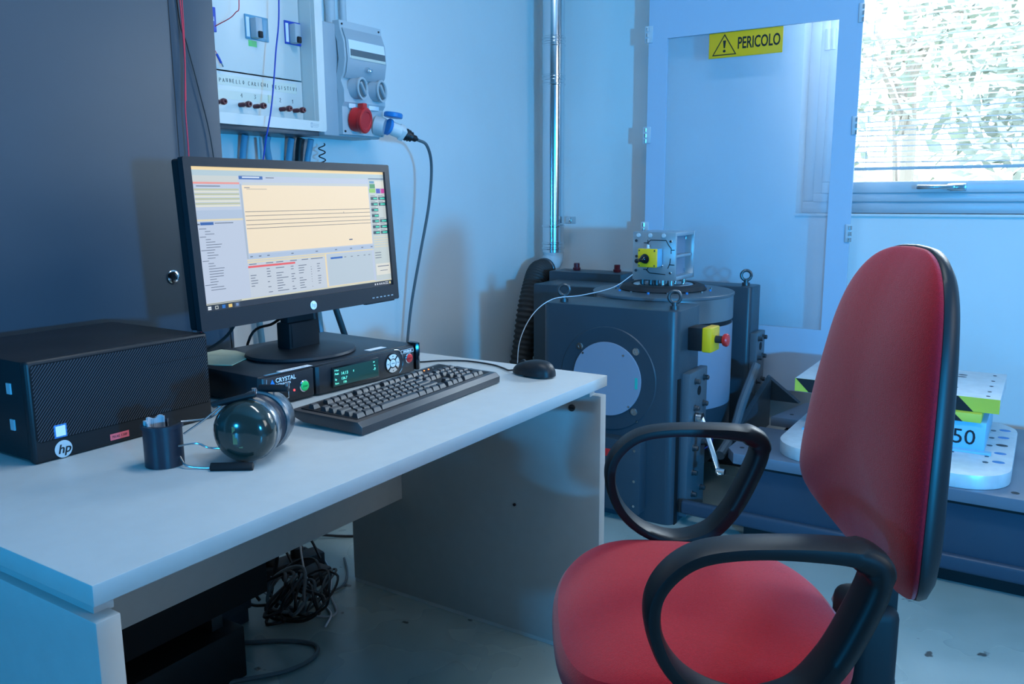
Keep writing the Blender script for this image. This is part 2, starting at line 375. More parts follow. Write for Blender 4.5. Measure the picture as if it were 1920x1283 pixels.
# condensed lettering
xs = [v.co.x for v in b.verts]; w0, w1 = min(xs), max(xs)
for v in b.verts: v.co.x = -1.183+(v.co.x-w0)/(w1-w0)*.177
obj('lettering', b, 'ink', sg)

# ================================================================== flue pipe and hose
fp = thing('flue_pipe', 'shiny steel flue pipe running down the room corner', 'pipe', (-2.085, 3.62, .82))
FX, FYP, FR = -2.085, 3.62, .053
segs = [(.86, .99), (.99, 1.69), (1.69, 1.85), (1.85, 2.9)]
for a, c in segs: obj('pipe_segment', cyl(nb(), (FX, FYP, a), (FX, FYP, c), FR if a != 1.69 else FR+.001, 32), 'flue', fp)
for z in (.88, .905, .99, 1.665, 1.69, 1.705, 1.845, 1.865, 1.88):
    obj('joint_ring', lathe(nb(), [(FR, -.006), (FR+.004, -.003), (FR+.004, .003), (FR, .006)], (FX, FYP, z), (FX, FYP, z+1), 32), 'flue', fp)
obj('elbow', tube(nb(), [(FX, FYP, .87), (FX, FYP, .83), (FX-.008, FYP-.03, .79), (FX-.012, FYP-.07, .775)], .052, seg=24), 'grey_lt', fp)
b = nb(); box(b, FX+.05, FX+.115, FYP-.02, FYP+.02, 1.0, 1.004); box(b, FX+.080, FX+.112, FYP-.02, FYP+.03, 1.0, 1.035, .003); cyl(b, (FX+.1, FYP-.03, 1.018), (FX+.1, FYP-.02, 1.018), .008, 8)
obj('wall_bracket', b, 'steel', fp)
def ribbed(t, i): return .056 if i % 4 < 2 else .050
hp = [(-2.097, 3.545, .775), (-2.095, 3.49, .765), (-2.085, 3.43, .70), (-2.08, 3.37, .58), (-2.085, 3.34, .42), (-2.09, 3.30, .27), (-2.06, 3.27, .19), (-2.00, 3.25, .17), (-1.905, 3.25, .17)]
pp = smooth_path(hp, 26)
b = nb(); tube(b, pp, .05, seg=20, smooth=False, rf=ribbed)
hz = thing('flexible_hose', 'dark ribbed flexible hose curving down from the steel flue', 'hose', (-2.1, 3.4, .5))
obj('ribbed_tube', b, 'hose', hz, ang=80)
obj('hose_clamp', lathe(nb(), [(.056, 0), (.060, .003), (.060, .014), (.056, .017)], (-2.096, 3.565, .775), (-2.098, 3.4, .762), 24), 'dark_steel', hz)

# ================================================================== electrical cabinet on the left
ca = thing('electrical_cabinet', 'tall dark slate metal cabinet standing behind the desk, left', 'cabinet', (-1.95, .7, 0))
CXF = -1.74
obj('body', box(nb(), LX+.01, CXF-.006, -.55, 1.378, 0, 2.1, .003), 'cab', ca)
obj('side_post', box(nb(), CXF-.02, CXF, 1.262, 1.384, .04, 2.08, .002), 'cab', ca)
dr = obj('door', box(nb(), CXF-.004, CXF+.022, -.50, 1.246, .08, 2.05, .004), 'cab', ca)
lk = nb(); lathe(lk, [(.016, 0), (.016, .002), (.013, .004), (.009, .0045), (.009, .001)], (CXF+.022, 1.205, .957), (CXF+.03, 1.205, .957), 24)
l = obj('lock', lk, 'chrome', dr)
obj('door_shadow_strip', box(nb(), CXF-.004, CXF+.006, 1.249, 1.258, .1, 2.05), 'black_m', ca)  # black strip stands in for the shadow line beside the door

def wire(name, pts, r, m, label, cat='wire', group=None, seg=7, n=8):
    return top(name, tube(nb(), pts, r, seg=seg, n=n), m, label, cat, group)
wire('red_wire', [(-1.715, 1.255, 2.05), (-1.708, 1.268, 1.62), (-1.706, 1.270, 1.46), (-1.706, 1.262, 1.345), (-1.706, 1.262, 1.24), (-1.706, 1.256, 1.04), (-1.706, 1.258, .84), (-1.70, 1.30, .6), (-1.69, 1.32, .15)], .0018, 'red_w', 'red wire hanging the full length of the dark cabinet edge')
wire('red_wire', [(-1.725, 1.30, 2.05), (-1.722, 1.287, 1.65), (-1.72, 1.283, 1.50), (-1.71, 1.268, 1.36)], .0014, 'red_w', 'shorter thin red wire joining the long one high on the cabinet')
wire('black_wire', [(-1.735, 1.27, 2.05), (-1.734, 1.281, 1.584), (-1.734, 1.299, 1.493), (-1.734, 1.322, 1.40), (-1.734, 1.352, 1.248), (-1.732, 1.36, 1.0), (-1.72, 1.37, .5)], .0015, 'kcable', 'thin black wire slanting down across the cabinet side post')

# ================================================================== distribution box
EX = -2.06
eb = thing('distribution_box', 'cream steel distribution box with recessed switch panel on the wall', 'electrical box', (-2.15, 1.75, 1.35))
b = nb()
y0, y1, z0, z1 = 1.40, 2.066, 1.352, 2.12
ring_face(b, rrect(y0, y1, z0, z1, .008, 2), rrect(y0+.03, y1-.033, z0+.032, z1-.03, .002, 2), .018, XW(EX-.018, 0, 0))
obj('front_frame', b, 'cream', eb)
b = nb(); box(b, LX+.001, EX-.018, y0+.012, y1-.012, z0+.012, z0+.016); box(b, LX+.001, EX-.018, y0+.012, y1-.012, z1-.016, z1-.012)
box(b, LX+.001, EX-.018, y0+.012, y0+.016, z0+.016, z1-.016); box(b, LX+.001, EX-.018, y1-.034, y1-.030, z0+.016, z1-.016); obj('casing', b, 'cream', eb)
PX = EX-.07
YR = y1-.036
obj('switch_panel', box(nb(), PX-.004, PX, y0+.02, YR, 1.516, z1-.03, .001), 'cream', eb)
obj('terminal_panel', box(nb(), PX-.003, PX+.001, y0+.02, YR, z0+.02, 1.512, .001), 'cream', eb)
# two breaker switches with their face plates and the cut off blue device at the left
def breaker(y, z, m2):
    f = obj('face_plate', box(nb(), PX, PX+.004, y-.045, y+.045, z-.036, z+.036, .001), m2, eb)
    y -= .014; obj('toggle_block', box(nb(), PX+.004, PX+.032, y-.014, y+.012, z-.034, z+.026, .003), 'grey_pl', f)
    obj('toggle', box(nb(), PX+.032, PX+.040, y-.009, y+.007, z-.034, z-.014, .003), 'black', f)
    obj('rating_label', box(nb(), PX+.004, PX+.0046, y-.028, y-.016, z-.030, z+.028), 'print_w', f); obj('rating_label', box(nb(), PX+.004, PX+.0046, y+.038, y+.056, z-.030, z+.028), 'conduit', f)
breaker(1.852, 1.655, 'conduit'); breaker(2.01, 1.662, 'blue_w')
f = obj('face_plate', box(nb(), PX, PX+.004, 1.63, 1.70, 1.62, 1.69, .001), 'blue_w', eb)
obj('rating_label', text_bm('ON', .018, XW(PX+.0045, 1.665, 1.65), .0003), 'print_w', f)
obj('green_tape', box(nb(), PX, PX+.0006, 1.818, 1.85, 1.598, 1.616), 'green', eb)
YO = -.045   # parallax of the recessed panel
for y in (1.678, 1.770, 1.827, 1.932, 1.990):
    k2 = nb(); lathe(k2, [(.007, 0), (.007, .018), (.0055, .022), (.0055, .030), (.009, .034), (.010, .042), (.008, .048), (.004, .048), (.004, .044)], (PX+.001, y, 1.418), (PX+.1, y, 1.418), 18)
    obj('terminal_knob', k2, 'maroon', eb)
obj('paper_strip', box(nb(), PX+.001, PX+.0014, 1.66, 2.005, 1.472, 1.502), 'tape', eb)
obj('number_strip', box(nb(), PX+.001, PX+.0014, 1.66, 1.915, 1.432, 1.458), 'tape', eb)
GL = {'P': [[(0, 0), (0, 1), (.6, .9), (.6, .6), (0, .5)]], 'A': [[(0, 0), (.35, 1), (.7, 0)], [(.1, .4), (.6, .4)]], 'N': [[(0, 0), (0, 1), (.6, 0), (.6, 1)]],
 'U': [[(0, 1), (0, .2), (.3, 0), (.6, .2), (.6, 1)]], 'E': [[(.5, 1), (0, 1), (0, 0), (.5, 0)], [(0, .5), (.4, .5)]], 'L': [[(0, 1), (0, 0), (.5, 0)]],
 'O': [[(.3, 0), (0, .5), (.3, 1), (.6, .5), (.3, 0)]], 'C': [[(.6, .9), (.2, 1), (0, .5), (.2, 0), (.6, .1)]], 'R': [[(0, 0), (0, 1), (.6, .8), (0, .5), (.6, 0)]],
 'I': [[(.2, 0), (.2, 1)]], 'H': [[(0, 0), (0, 1)], [(.6, 0), (.6, 1)], [(0, .5), (.6, .5)]], 'S': [[(.6, .9), (.1, .9), (.1, .55), (.6, .45), (.5, 0), (0, .1)]], 'T': [[(0, 1), (.7, 1)], [(.35, 1), (.35, 0)]],
 'V': [[(0, 1), (.3, 0), (.6, 1)]], '4': [[(.5, 0), (.5, 1), (0, .4), (.6, .4)]], '3': [[(0, 1), (.6, 1), (.2, .6), (.6, .3), (0, 0)]], '2': [[(0, .8), (.3, 1), (.5, .7), (0, 0), (.6, 0)]], '1': [[(.1, .7), (.35, 1), (.35, 0)]], ' ': []}
def hand(s, y, z, h, adv):
    b = nb(); rnd = random.Random(2)
    for ch in s:
        zz = z+rnd.uniform(-.001, .001)
        for l in GL[ch]: tube(b, [(PX+.0018, y+px*h*.8, zz+pz*h) for px, pz in l], .0007, seg=5, smooth=False)
        y += adv if ch != ' ' else adv*.7
    return b
obj('handwriting', hand('A PANNELLO CARICHI RESISTIVI', 1.678, 1.481, .011, .0124), 'ink', eb)
for t, y in (('4', 1.775), ('3', 1.828), ('2', 1.930), ('1', 1.982)): obj('handwriting', hand(t, y, 1.440, .012, .01), 'ink', eb)
obj('tape_scrap', box(nb(), PX+.0015, PX+.003, 1.882, 1.900, 1.434, 1.458), 'paper', eb)
b = nb(); ring_face(b, rrect(1.995, 2.004, 1.362, 1.378, .001, 1), rrect(1.997, 2.002, 1.365, 1.375, .001, 1), .0004, XW(EX, 0, 0)); strokes(b, [[(2.008, 1.374), (2.030, 1.374)], [(2.008, 1.369), (2.030, 1.369)], [(2.008, 1.364), (2.026, 1.364)]], frame((EX+.0004, 0, 0), (0, 1, 0), (0, 0, 1)), .0006)
obj('maker_mark', b, 'grey_pl', eb)
wire('blue_wire', [(-2.03, 1.86, 2.1), (-2.0, 1.831, 1.718), (-2.0, 1.808, 1.563), (-2.0, 1.78, 1.406), (-2.03, 1.765, 1.257), (-2.08, 1.76, 1.0)], .0024, 'blue_w', 'dark blue wire hanging in front of the cream distribution box')
wire('test_lead', [(-2.05, 1.72, 2.1), (-2.02, 1.70, 1.72), (-2.03, 1.69, 1.66), (-2.10, 1.675, 1.63)], .0014, 'red_w', 'curved thin red lead entering the blue device, upper left panel')
tl = thing('probe_lead', 'short red lead ending in a dark blue probe tip', 'probe', (-2.1, 1.66, 1.55))
obj('lead', tube(nb(), [(PX+.003, 1.655, 1.595), (PX+.02, 1.675, 1.565), (PX+.02, 1.682, 1.552)], .0011, seg=6), 'red_w', tl)
b = nb(); cyl(b, (PX+.02, 1.681, 1.555), (PX+.022, 1.694, 1.530), .0035, 10); obj('sleeve', b, 'blue_w', tl)
b = nb(); cyl(b, (PX+.022, 1.694, 1.530), (PX+.023, 1.699, 1.520), .003, 10); obj('tip', b, 'chrome', tl)
# supply cables below the box
for i, (y, m_, r_, lb, dy) in enumerate(((1.835, 'conduit', .011, 'leftmost blue-grey supply cable below the cream box', 0), (1.922, 'conduit', .011, 'bent blue-grey supply cable, second below the cream box', .05), (2.03, 'conduit', .011, 'third blue-grey supply cable, just left of the black one', .0), (2.066, 'kcable', .014, 'thick black sheathed cable between two blue-grey cables', 0.01), (2.118, 'conduit', .011, 'rightmost blue-grey supply cable below the cream box', -.012))):
    x = LX+.03+.006*(i % 2)
    wire('supply_cable', [(x+.02, y-.0, 1.336), (x+.012, y, 1.31), (x, y+dy*.4, 1.25), (x, y+dy, 1.15), (x, y+dy+.01, .9), (x+.01, y+dy+.03, .6), (x+.02, y+dy+.02, .2), (x+.04, y+dy, .03)], r_, m_, lb, 'cable', seg=12)
obj('gland_plate', box(nb(), LX+.002, EX-.02, 1.42, 2.05, 1.338, 1.363, .001), 'dark_steel', eb)
cw = nb(); pts = []
for i in range(120):
    t = i/119; a = t*60; pts.append((LX+.085+.012*math.cos(a), 2.133+.010*math.sin(a), 1.32-t*.25))
wire('coiled_lead', pts, .0022, 'kcable', 'thin black coiled lead beside the rightmost supply cable', 'cable', n=2, seg=5)

# ================================================================== socket unit
sk = thing('socket_unit', 'grey wall socket unit with clear cover and red and blue outlets', 'socket box', (-2.15, 2.2, 1.34))
SXF = -2.085
b = nb(); box(b, LX+.001, SXF-.055, 2.09, 2.385, 1.345, 1.715, .008); box(b, SXF-.055, SXF-.02, 2.10, 2.382, 1.345, 1.718, .006)
obj('back_box', b, 'grey_pl', sk)
# shaped front: profile in (x, z), bulging cover at the top
prof = [(0, 1.728), (.003, 1.70), (.018, 1.66), (.022, 1.60), (.012, 1.555), (.002, 1.54), (.0, 1.53), (.012, 1.50), (.012, 1.46), (.0, 1.445), (.0, 1.352)]
def front_sheet(y0, y1, pr, x, th):
    t = nb(); n = len(pr); A = [[t.verts.new((x+p+d, yy, z)) for p, z in pr] for yy, d in ((y0, 0), (y1, 0), (y1, -th), (y0, -th))]
    for i in range(n-1):
        for q in range(4): t.faces.new((A[q][i], A[(q+1) % 4][i], A[(q+1) % 4][i+1], A[q][i+1]))
    t.faces.new([A[q][0] for q in range(4)]); t.faces.new([A[q][-1] for q in range(4)][::-1]); return t
obj('front_plate', front_sheet(2.168, 2.378, prof, SXF, .03), 'grey_lt', sk)
cv = [(.006, 1.703), (.021, 1.665), (.026, 1.60), (.017, 1.555), (.006, 1.54)]
c_ = obj('clear_cover', front_sheet(2.176, 2.372, cv, SXF+.002, .003), 'grey_pl', sk)
obj('breaker_window', front_sheet(2.186, 2.366, [(.0235, 1.665), (.0275, 1.635), (.0285, 1.605)], SXF, .002), 'print_w', c_)
obj('breaker_row', front_sheet(2.190, 2.366, [(.0288, 1.634), (.0298, 1.612)], SXF, .002), 'cable', c_)
obj('gold_strip', front_sheet(2.190, 2.366, [(.030, 1.612), (.0302, 1.603)], SXF, .002), 'tape', c_)
b = nb(); cyl(b, (SXF+.016, 2.27, 1.575), (SXF+.034, 2.274, 1.573), .009, 14, .002); box(b, SXF+.028, SXF+.036, 2.262, 2.292, 1.566, 1.578, .003); obj('cover_latch', b, 'chrome', c_)
def dial(y, z):
    tilt = V((1, .28, .0)).normalized(); o = V((SXF+.0, y, z)); e = o+tilt*.05
    d = obj('rotary_switch', lathe(nb(), [(.036, 0), (.034, .025), (.033, .036)], o, e, 28), 'grey_pl', sk)
    obj('bezel_ring', lathe(nb(), [(.033, .036), (.038, .037), (.038, .042), (.031, .042), (.030, .036)], o, e, 28, cap=False), 'grey_lt', d)
    obj('recess', cyl(nb(), o+tilt*.0335, o+tilt*.038, .0295, 24), 'cable', d); obj('grip', box(nb(), -.006, .006, -.026, .026, 0, .012, .003, mt=axis_frame(o+tilt*.034, e)), 'grey_pl', d)
    b = nb(); box(b, SXF+.004, SXF+.009, y-.028, y+.026, z-.066, z-.044, .002); obj('label_holder', b, 'print_w', d)
dial(2.222, 1.507); dial(2.322, 1.507)
obj('red_outlet_body', lathe(nb(), [(.042, 0), (.040, .03), (.038, .034)], (SXF, 2.228, 1.405), (SXF+.05, 2.24, 1.398), 28), 'red', sk)
b = nb(); lathe(b, [(.043, .032), (.044, .036), (.044, .045), (.040, .048), (.030, .048), (.028, .046)], (SXF, 2.228, 1.405), (SXF+.05, 2.24, 1.398), 28); box(b, SXF+.02, SXF+.045, 2.224, 2.246, 1.435, 1.458, .003)
obj('red_outlet_lid', b, 'red', sk)
b = nb(); lathe(b, [(.034, 0), (.032, .03), (.030, .036)], (SXF, 2.335, 1.392), (SXF+.05, 2.36, 1.380), 24); obj('blue_outlet_body', b, 'grey_lt', sk)
b = nb(); lathe(b, [(.031, 0), (.034, .003), (.034, .014), (.031, .018)], (SXF+.052, 2.372, 1.418), (SXF+.062, 2.382, 1.52), 24); obj('blue_outlet_lid', b, 'blue', sk)
b = nb()
for y, z in ((2.18, 1.716), (2.365, 1.716), (2.178, 1.362), (2.366, 1.358)): cyl(b, (SXF+.0, y, z), (SXF+.004, y, z), .0035, 8)
obj('screws', b, 'ink', sk, kind='stuff')
pl = thing('power_plug', 'white and black plug pushed into the blue outlet', 'plug', (-2.02, 2.40, 1.38))
A = V((SXF+.04, 2.352, 1.388)); B = V((SXF+.085, 2.465, 1.345)); d = (B-A).normalized()
obj('plug_collar', cyl(nb(), A, A+d*.012, .030, 24, .002), 'blue', pl)
b = nb(); cyl(b, A+d*.012, A+d*.055, .025, 20, .003); m_ = axis_frame(A+d*.05, B); box(b, -.023, .023, -.023, .023, 0, .022, .005, mt=m_); obj('plug_body', b, 'white', pl)
b = nb(); lathe(b, [(.021, 0), (.023, .01), (.018, .012), (.022, .02), (.016, .023), (.019, .031), (.012, .035), (.012, .05), (.006, .058)], A+d*.072, B+d*.1, 16); obj('plug_grip', b, 'kcable', pl)
q = A+d*.13
wire('power_cable', [q, q+V((.005, .05, -.02)), (-2.03, 2.585, 1.25), (-2.06, 2.60, 1.10), (-2.10, 2.585, .9), (-2.15, 2.585, .7), (-2.17, 2.57, .5), (-2.17, 2.5, .1)], .0058, 'cable', 'long grey cable looping down the left wall from the plug', 'cable', seg=10)
wire('wall_conduit', [(LX+.03, 2.258, 1.72), (LX+.03, 2.258, 2.2), (LX+.03, 2.258, 2.85)], .017, 'grey_lt', 'wider grey conduit above the socket unit, left of the pair', 'conduit', seg=14, n=1)
wire('wall_conduit', [(LX+.03, 2.322, 1.72), (LX+.03, 2.322, 2.2), (LX+.03, 2.322, 2.85)], .012, 'grey_lt', 'slimmer grey conduit above the socket unit, right of the pair', 'conduit', seg=14, n=1)

# ================================================================== desk
DX0, DX1, DY0, DY1, DZ = -1.672, -.852, .467, 1.737, .72
dk = thing('desk', 'light grey laminate office desk carrying the monitor and keyboard', 'desk', (-1.26, 1.1, 0))
obj('desk_top', box(nb(), DX0, DX1, DY0, DY1, DZ-.026, DZ, .0015), 'laminate', dk)
for y0, y1 in ((DY0+.001, DY0+.031), (DY1-.029, DY1-.001)):
    s = obj('side_panel', box(nb(), DX0+.004, DX1-.002, y0, y1, .012, .674, .0015), 'laminate', dk)
    obj('foot_strip', box(nb(), DX0+.004, DX1-.002, y0+.003, y1-.003, 0, .012), 'white', s)
    ys = y0+.016 if y0 < 1 else y0-.0
    obj('spacer_rail', box(nb(), DX0+.03, DX1-.025, y0+.012 if y0 < 1 else y0-.012, y0+.036 if y0 < 1 else y0+.012, .672, DZ-.026), 'laminate', dk)
obj('modesty_panel', box(nb(), -1.49, -1.472, DY0+.031, DY1-.029, .30, DZ-.026, .001), 'laminate', dk)
for x, z, r in ((-.930, .637, .0085), (-1.095, .359, .004)):
    c_ = obj('cam_fitting', cyl(nb(), (x, DY1-.0295, z), (x, DY1-.033, z), r, 18), 'dark_steel', dk)
    obj('cross_slot', box(nb(), x-r*.7, x+r*.7, DY1-.034, DY1-.0328, z-.001, z+.001, mt=ID), 'ink', c_)
obj('cam_fitting', cyl(nb(), (-1.471, 1.675, .40), (-1.474, 1.675, .40), .006, 14), 'dark_steel', dk)

# ================================================================== keyboard
o0 = V((-.996, 1.053, DZ)); dx = V((-.028, .479, 0)).normalized(); kr = math.atan2(dx.y, dx.x)
kb = thing('keyboard', 'black full size keyboard lying on the desk before the instrument', 'keyboard', o0, kr, world=False)
KW, KD = .485, .168
TL = math.atan2(.007, KD)
KM = Matrix.Translation((0, 0, .002)) @ Matrix.Rotation(TL, 4, 'X')
b = nb(); prism(b, [(0, 0), (0, .014), (.010, .022), (KD, .020), (KD, .008), (.14, 0)], KW, KM @ frame((0, 0, 0), (0, 1, 0), (0, 0, 1), (1, 0, 0)), bev=.0015)
obj('case', b, 'key', kb)
b = nb(); box(b, .012, KW-.012, .022, KD-.012, .0205, .0225, .001, mt=KM); obj('key_bed', b, 'black_m', kb)
for x in (.04, KW-.06): obj('flip_foot', box(nb(), x, x+.02, KD-.015, KD-.010, -.008, .008, .001, mt=KM), 'key', kb)
KC = {}
def key(x, y, w, d=.0165):
    kk = (round(w, 4), round(d, 4))
    if kk not in KC:
        t = nb(); a = .0010; c = .0032
        lo = [(a, a), (w-a, a), (w-a, d-a), (a, d-a)]; hi = [(c, c+.0025), (w-c, c+.0025), (w-c, d-.002), (c, d-.002)]
        vs = [t.verts.new((p[0], p[1], 0)) for p in lo]+[t.verts.new((p[0], p[1], .0098-.0012*(i < 2))) for i, p in enumerate(hi)]
        for i in range(4): t.faces.new((vs[i], vs[(i+1) % 4], vs[4+(i+1) % 4], vs[4+i]))
        t.faces.new(vs[4:]); bmesh.ops.bevel(t, geom=[e for e in t.edges if e.verts[0].co.z > .005 and e.verts[1].co.z > .005], offset=.0008, segments=1, affect='EDGES')
        me = bpy.data.meshes.new('key'); t.to_mesh(me); t.free(); me.materials.append(M['key']); KC[kk] = me
    o = bpy.data.objects.new('key', KC[kk]); COL.objects.link(o); o.parent = kb; o.matrix_local = KM @ Matrix.Translation((x, y, .0215))
U_ = .0192; X0 = .017; Y0 = .023
def row(y, items, x=0):
    for w in items:
        if w < 0: x += -w*U_; continue
        key(X0+x, Y0+y*.0187, w*U_); x += w*U_
row(0, [1.25, 1.25, 1.25, 6.25, 1.25, 1.25, 1.25, 1.25, -.35, 1, 1, 1, -.35, 2, 1])
row(1, [1.25, 1] + [1]*10 + [2.75, -1.35, 1, -1.35, 1, 1, 1])
row(2, [1.75] + [1]*11 + [2.25, -3.7, 1, 1, 1])
row(3, [1.5] + [1]*12 + [1.5, -.35, 1, 1, 1, -.35, 1, 1, 1])
row(4, [1]*13 + [2, -.35, 1, 1, 1, -.35, 1, 1, 1])
row(5.55, [1, -1, 1, 1, 1, 1, -.5, 1, 1, 1, 1, -.5, 1, 1, 1, 1, -.35, 1, 1, 1])
xk = X0+(15+.35+3+.35)*U_+3*U_
key(xk, Y0, U_, .0355); key(xk, Y0+2*.0187, U_, .0355); key(xk, Y0+4*.0187, U_)
for i, x in enumerate((.395, .412, .429)):
    obj('indicator_light', cyl(nb(), KM @ V((x, KD-.022, .0222)), KM @ V((x, KD-.022, .0236)), .0018, 8), mat('led_orange', (.8, .2, .05), emit=(1, .25, .05), estr=3) if i < 2 else 'grey_pl', kb)
KB_BACK = Matrix.Translation(o0) @ Matrix.Rotation(kr, 4, 'Z')

# ================================================================== mouse
ms = thing('mouse', 'black computer mouse resting at the far desk corner', 'mouse', (-1.0, 1.645, DZ), R(173), world=False)
b = nb(); NU, NV = 20, 12; grid = []
for j in range(NV+1):
    ph = PI/2*j/NV; rr = []
    for i in range(NU*2):
        a = PI*i/NU; ca, sa = math.cos(a), math.sin(a)
        sx = (abs(ca)**.85)*(1 if ca >= 0 else -1)*.058; sy = (abs(sa)**.85)*(1 if sa >= 0 else -1)*.031*(1-.12*ca)
        q = math.cos(ph)**.62; rr.append(b.verts.new((sx*q, sy*q, .004+.034*(math.sin(ph)**.85)*(1-.22*(sx*q/.058)-.14*abs(sx*q/.058)))))
    grid.append(rr)
for j in range(NV):
    for i in range(NU*2):
        k_ = (i+1) % (NU*2)
        try: b.faces.new((grid[j][i], grid[j][k_], grid[j+1][k_], grid[j+1][i]))
        except ValueError: pass
b.faces.new(grid[0][::-1]); bmesh.ops.remove_doubles(b, verts=b.verts, dist=.0002)
obj('shell', b, 'black', ms)
obj('skid', cyl(nb(), (0, 0, 0), (0, 0, .005), .024, 20), 'black_m', ms)
obj('wheel', cyl(nb(), (.030, -.003, .026), (.030, .003, .026), .009, 16), 'rubber', ms)
obj('button_seam', tube(nb(), [(.055, 0, .012), (.045, 0, .0275), (.034, 0, .033)], .0006, seg=5), 'ink', ms)
wire('mouse_cable', [(-1.058, 1.652, .726), (-1.075, 1.652, .723), (-1.10, 1.668, .7225), (-1.15, 1.690, .7225), (-1.23, 1.695, .7225), (-1.29, 1.665, .7225), (-1.335, 1.62, .7225), (-1.40, 1.66, .7225), (-1.50, 1.69, .7225)], .0021, 'kcable', 'thin black mouse cable winding over the far end of the desk', 'cable')

# ================================================================== vibration controller (instrument) under the monitor
IO = V((-1.292, 1.086, DZ)); idr = math.atan2(.462, .022)
ins = thing('instrument', 'black test controller under the monitor with display and coloured buttons', 'instrument', IO, idr, world=False)
IL, IH, ID_ = .470, .066, .335
b = nb(); box(b, 0, IL-.004, .012, ID_, .006, IH, .003); obj('case', b, 'box', ins)
for x in (.03, IL-.05):
    for y in (.03, .29): obj('foot', cyl(nb(), (x, y, 0), (x, y, .007), .01, 14), 'rubber', ins)
# front: left block, right block bulging outwards, end cap
ptsF = [(.0, .014), (.004, .004), (.012, 0), (.132, 0), (.136, .004), (.136, .014)]
b = nb(); prism(b, ptsF, IH-.008, Matrix.Translation((0, 0, .005)), bev=.001); fl = obj('front_left', b, 'box', ins)
b = nb(); prism(b, [(.140, .014), (.140, .002), (.146, -.003), (.30, -.007), (.44, -.004), (.447, 0), (.449, .014)], IH-.006, Matrix.Translation((0, 0, .004)), bev=.001); fr = obj('front_right', b, 'box', ins)
b = nb(); prism(b, [(.451, .014), (.451, -.004), (.456, -.008), (.464, -.004), (.469, .006), (.470, .03), (.458, .03)], IH, Matrix.Translation((0, 0, .004)), bev=.0015); obj('end_cap', b, 'black_g', ins)
FZ = lambda x, z, y=0: frame((x, y, z), (1, 0, 0), (0, 0, 1), (0, -1, 0))
FM = FZ(0, 0)
obj('lettering', text_bm('CRYSTAL', .0125, FZ(.034, .050, -.0004), .0002, .0002), 'print_w', fl)
obj('lettering', text_bm('INSTRUMENTS', .0058, FZ(.034, .043, -.0004), .0002, .0001), 'print_w', fl)
b = nb(); prism(b, [(.020, .047), (.026, .036), (.032, .047), (.026, .058)], .0005, FZ(0, 0, 0)); obj('logo', b, 'blue', fl)
obj('panel_arc', tube(nb(), [(.0125, -.0003, .010), (.0105, -.0003, .035), (.0125, -.0003, .060)], .0006, seg=5), 'grey_pl', fl)
b = nb(); ring_face(b, rrect(.034, .066, .012, .039, .001, 1), rrect(.0355, .0645, .0135, .0375, .001, 1), .0006, FZ(0, 0, 0)); obj('slot_frame', b, 'grey_pl', fl)
obj('slot_cover', box(nb(), .0355, .0645, -.0004, 0, .0135, .0375), 'black_m', fl)
obj('status_light', cyl(nb(), (.080, .001, .026), (.080, -.0015, .026), .0022, 10), mat('led_red', (.8, .05, .05), emit=(1, .05, .05), estr=2.5), fl)
def push(x, z, y, m_, par, txt):
    bt = obj('push_button', lathe(nb(), [(.0125, 0), (.0125, .003), (.0108, .0045), (.0105, .003)], (x, y+.002, z), (x, y-.01, z), 28, cap=False), 'chrome', par)
    obj('button_cap', lathe(nb(), [(.0104, 0), (.0104, .005), (.0085, .0062), (.001, .0066)], (x, y+.002, z), (x, y-.01, z), 28), m_, bt)
    obj('button_text', text_bm(txt, .0048, FZ(x, z-.0017, y-.0048), .0001, align='CENTER'), 'ink', bt)
push(.107, .030, 0, 'green', fl, 'START'); push(.424, .038, -.005, 'red', fr, 'STOP')
dsp = obj('display', box(nb(), .178, .320, -.0088, -.006, .011, .057, .001), 'black_g', fr)
obj('display_glass', box(nb(), .1815, .3165, -.0094, -.0088, .0145, .0535), mat('lcd', (.01, .03, .03), rough=.1, emit=(.02, .09, .10), estr=.5), dsp)
LCD = mat('lcd_text', (.1, .7, .55), emit=(.18, .85, .62), estr=.9)
b = nb()
for s, x, z, h in (('F Run', .184, .0475, .005), ('Peak', .184, .0395, .006), ('14.13', .202, .037, .0095), ('g', .238, .0395, .006), ('Sp', .184, .0275, .006), ('126.7', .202, .0265, .008), ('Rem', .184, .0185, .006), ('106', .207, .0180, .0075), ('on', .300, .048, .005), ('Hz', .302, .040, .004), ('-9', .300, .030, .009)):
    merge(b, text_bm(s, h, FZ(x, z, -.0097), .0001, .0001))
obj('display_text', b, LCD, dsp)
nc = (.366, .035)
nv = obj('navigation_pad', lathe(nb(), [(.0245, 0), (.0245, .001), (.023, .0016)], (nc[0], -.006, nc[1]), (nc[0], -.02, nc[1]), 36), 'black_g', fr)
for q in range(4):
    pl_ = []; a0 = q*90-38
    for k in range(7): a = R(a0+k*76/6); pl_.append((nc[0]+.0215*math.cos(a), nc[1]+.0215*math.sin(a)))
    for k in range(7): a = R(a0+4+(6-k)*68/6); pl_.append((nc[0]+.0115*math.cos(a), nc[1]+.0115*math.sin(a)))
    obj('arrow_key', prism(nb(), pl_, .0012, FZ(0, 0, -.0074)), 'white', nv)
    ca, sa = math.cos(R(q*90)), math.sin(R(q*90)); cc = (nc[0]+.0168*ca, nc[1]+.0168*sa)
    obj('arrow_mark', prism(nb(), [(cc[0]+ca*.002, cc[1]+sa*.002), (cc[0]-sa*.0022-ca*.001, cc[1]+ca*.0022-sa*.001), (cc[0]+sa*.0022-ca*.001, cc[1]-ca*.0022-sa*.001)], .0004, FZ(0, 0, -.0087)), 'ink', nv)
obj('enter_key', cyl(nb(), (nc[0], -.007, nc[1]), (nc[0], -.0090, nc[1]), .0092, 24, .0006), 'white', nv)
obj('enter_text', text_bm('ENTER', .0036, FZ(nc[0], nc[1]-.0013, -.0092), .0001, align='CENTER'), 'ink', nv)
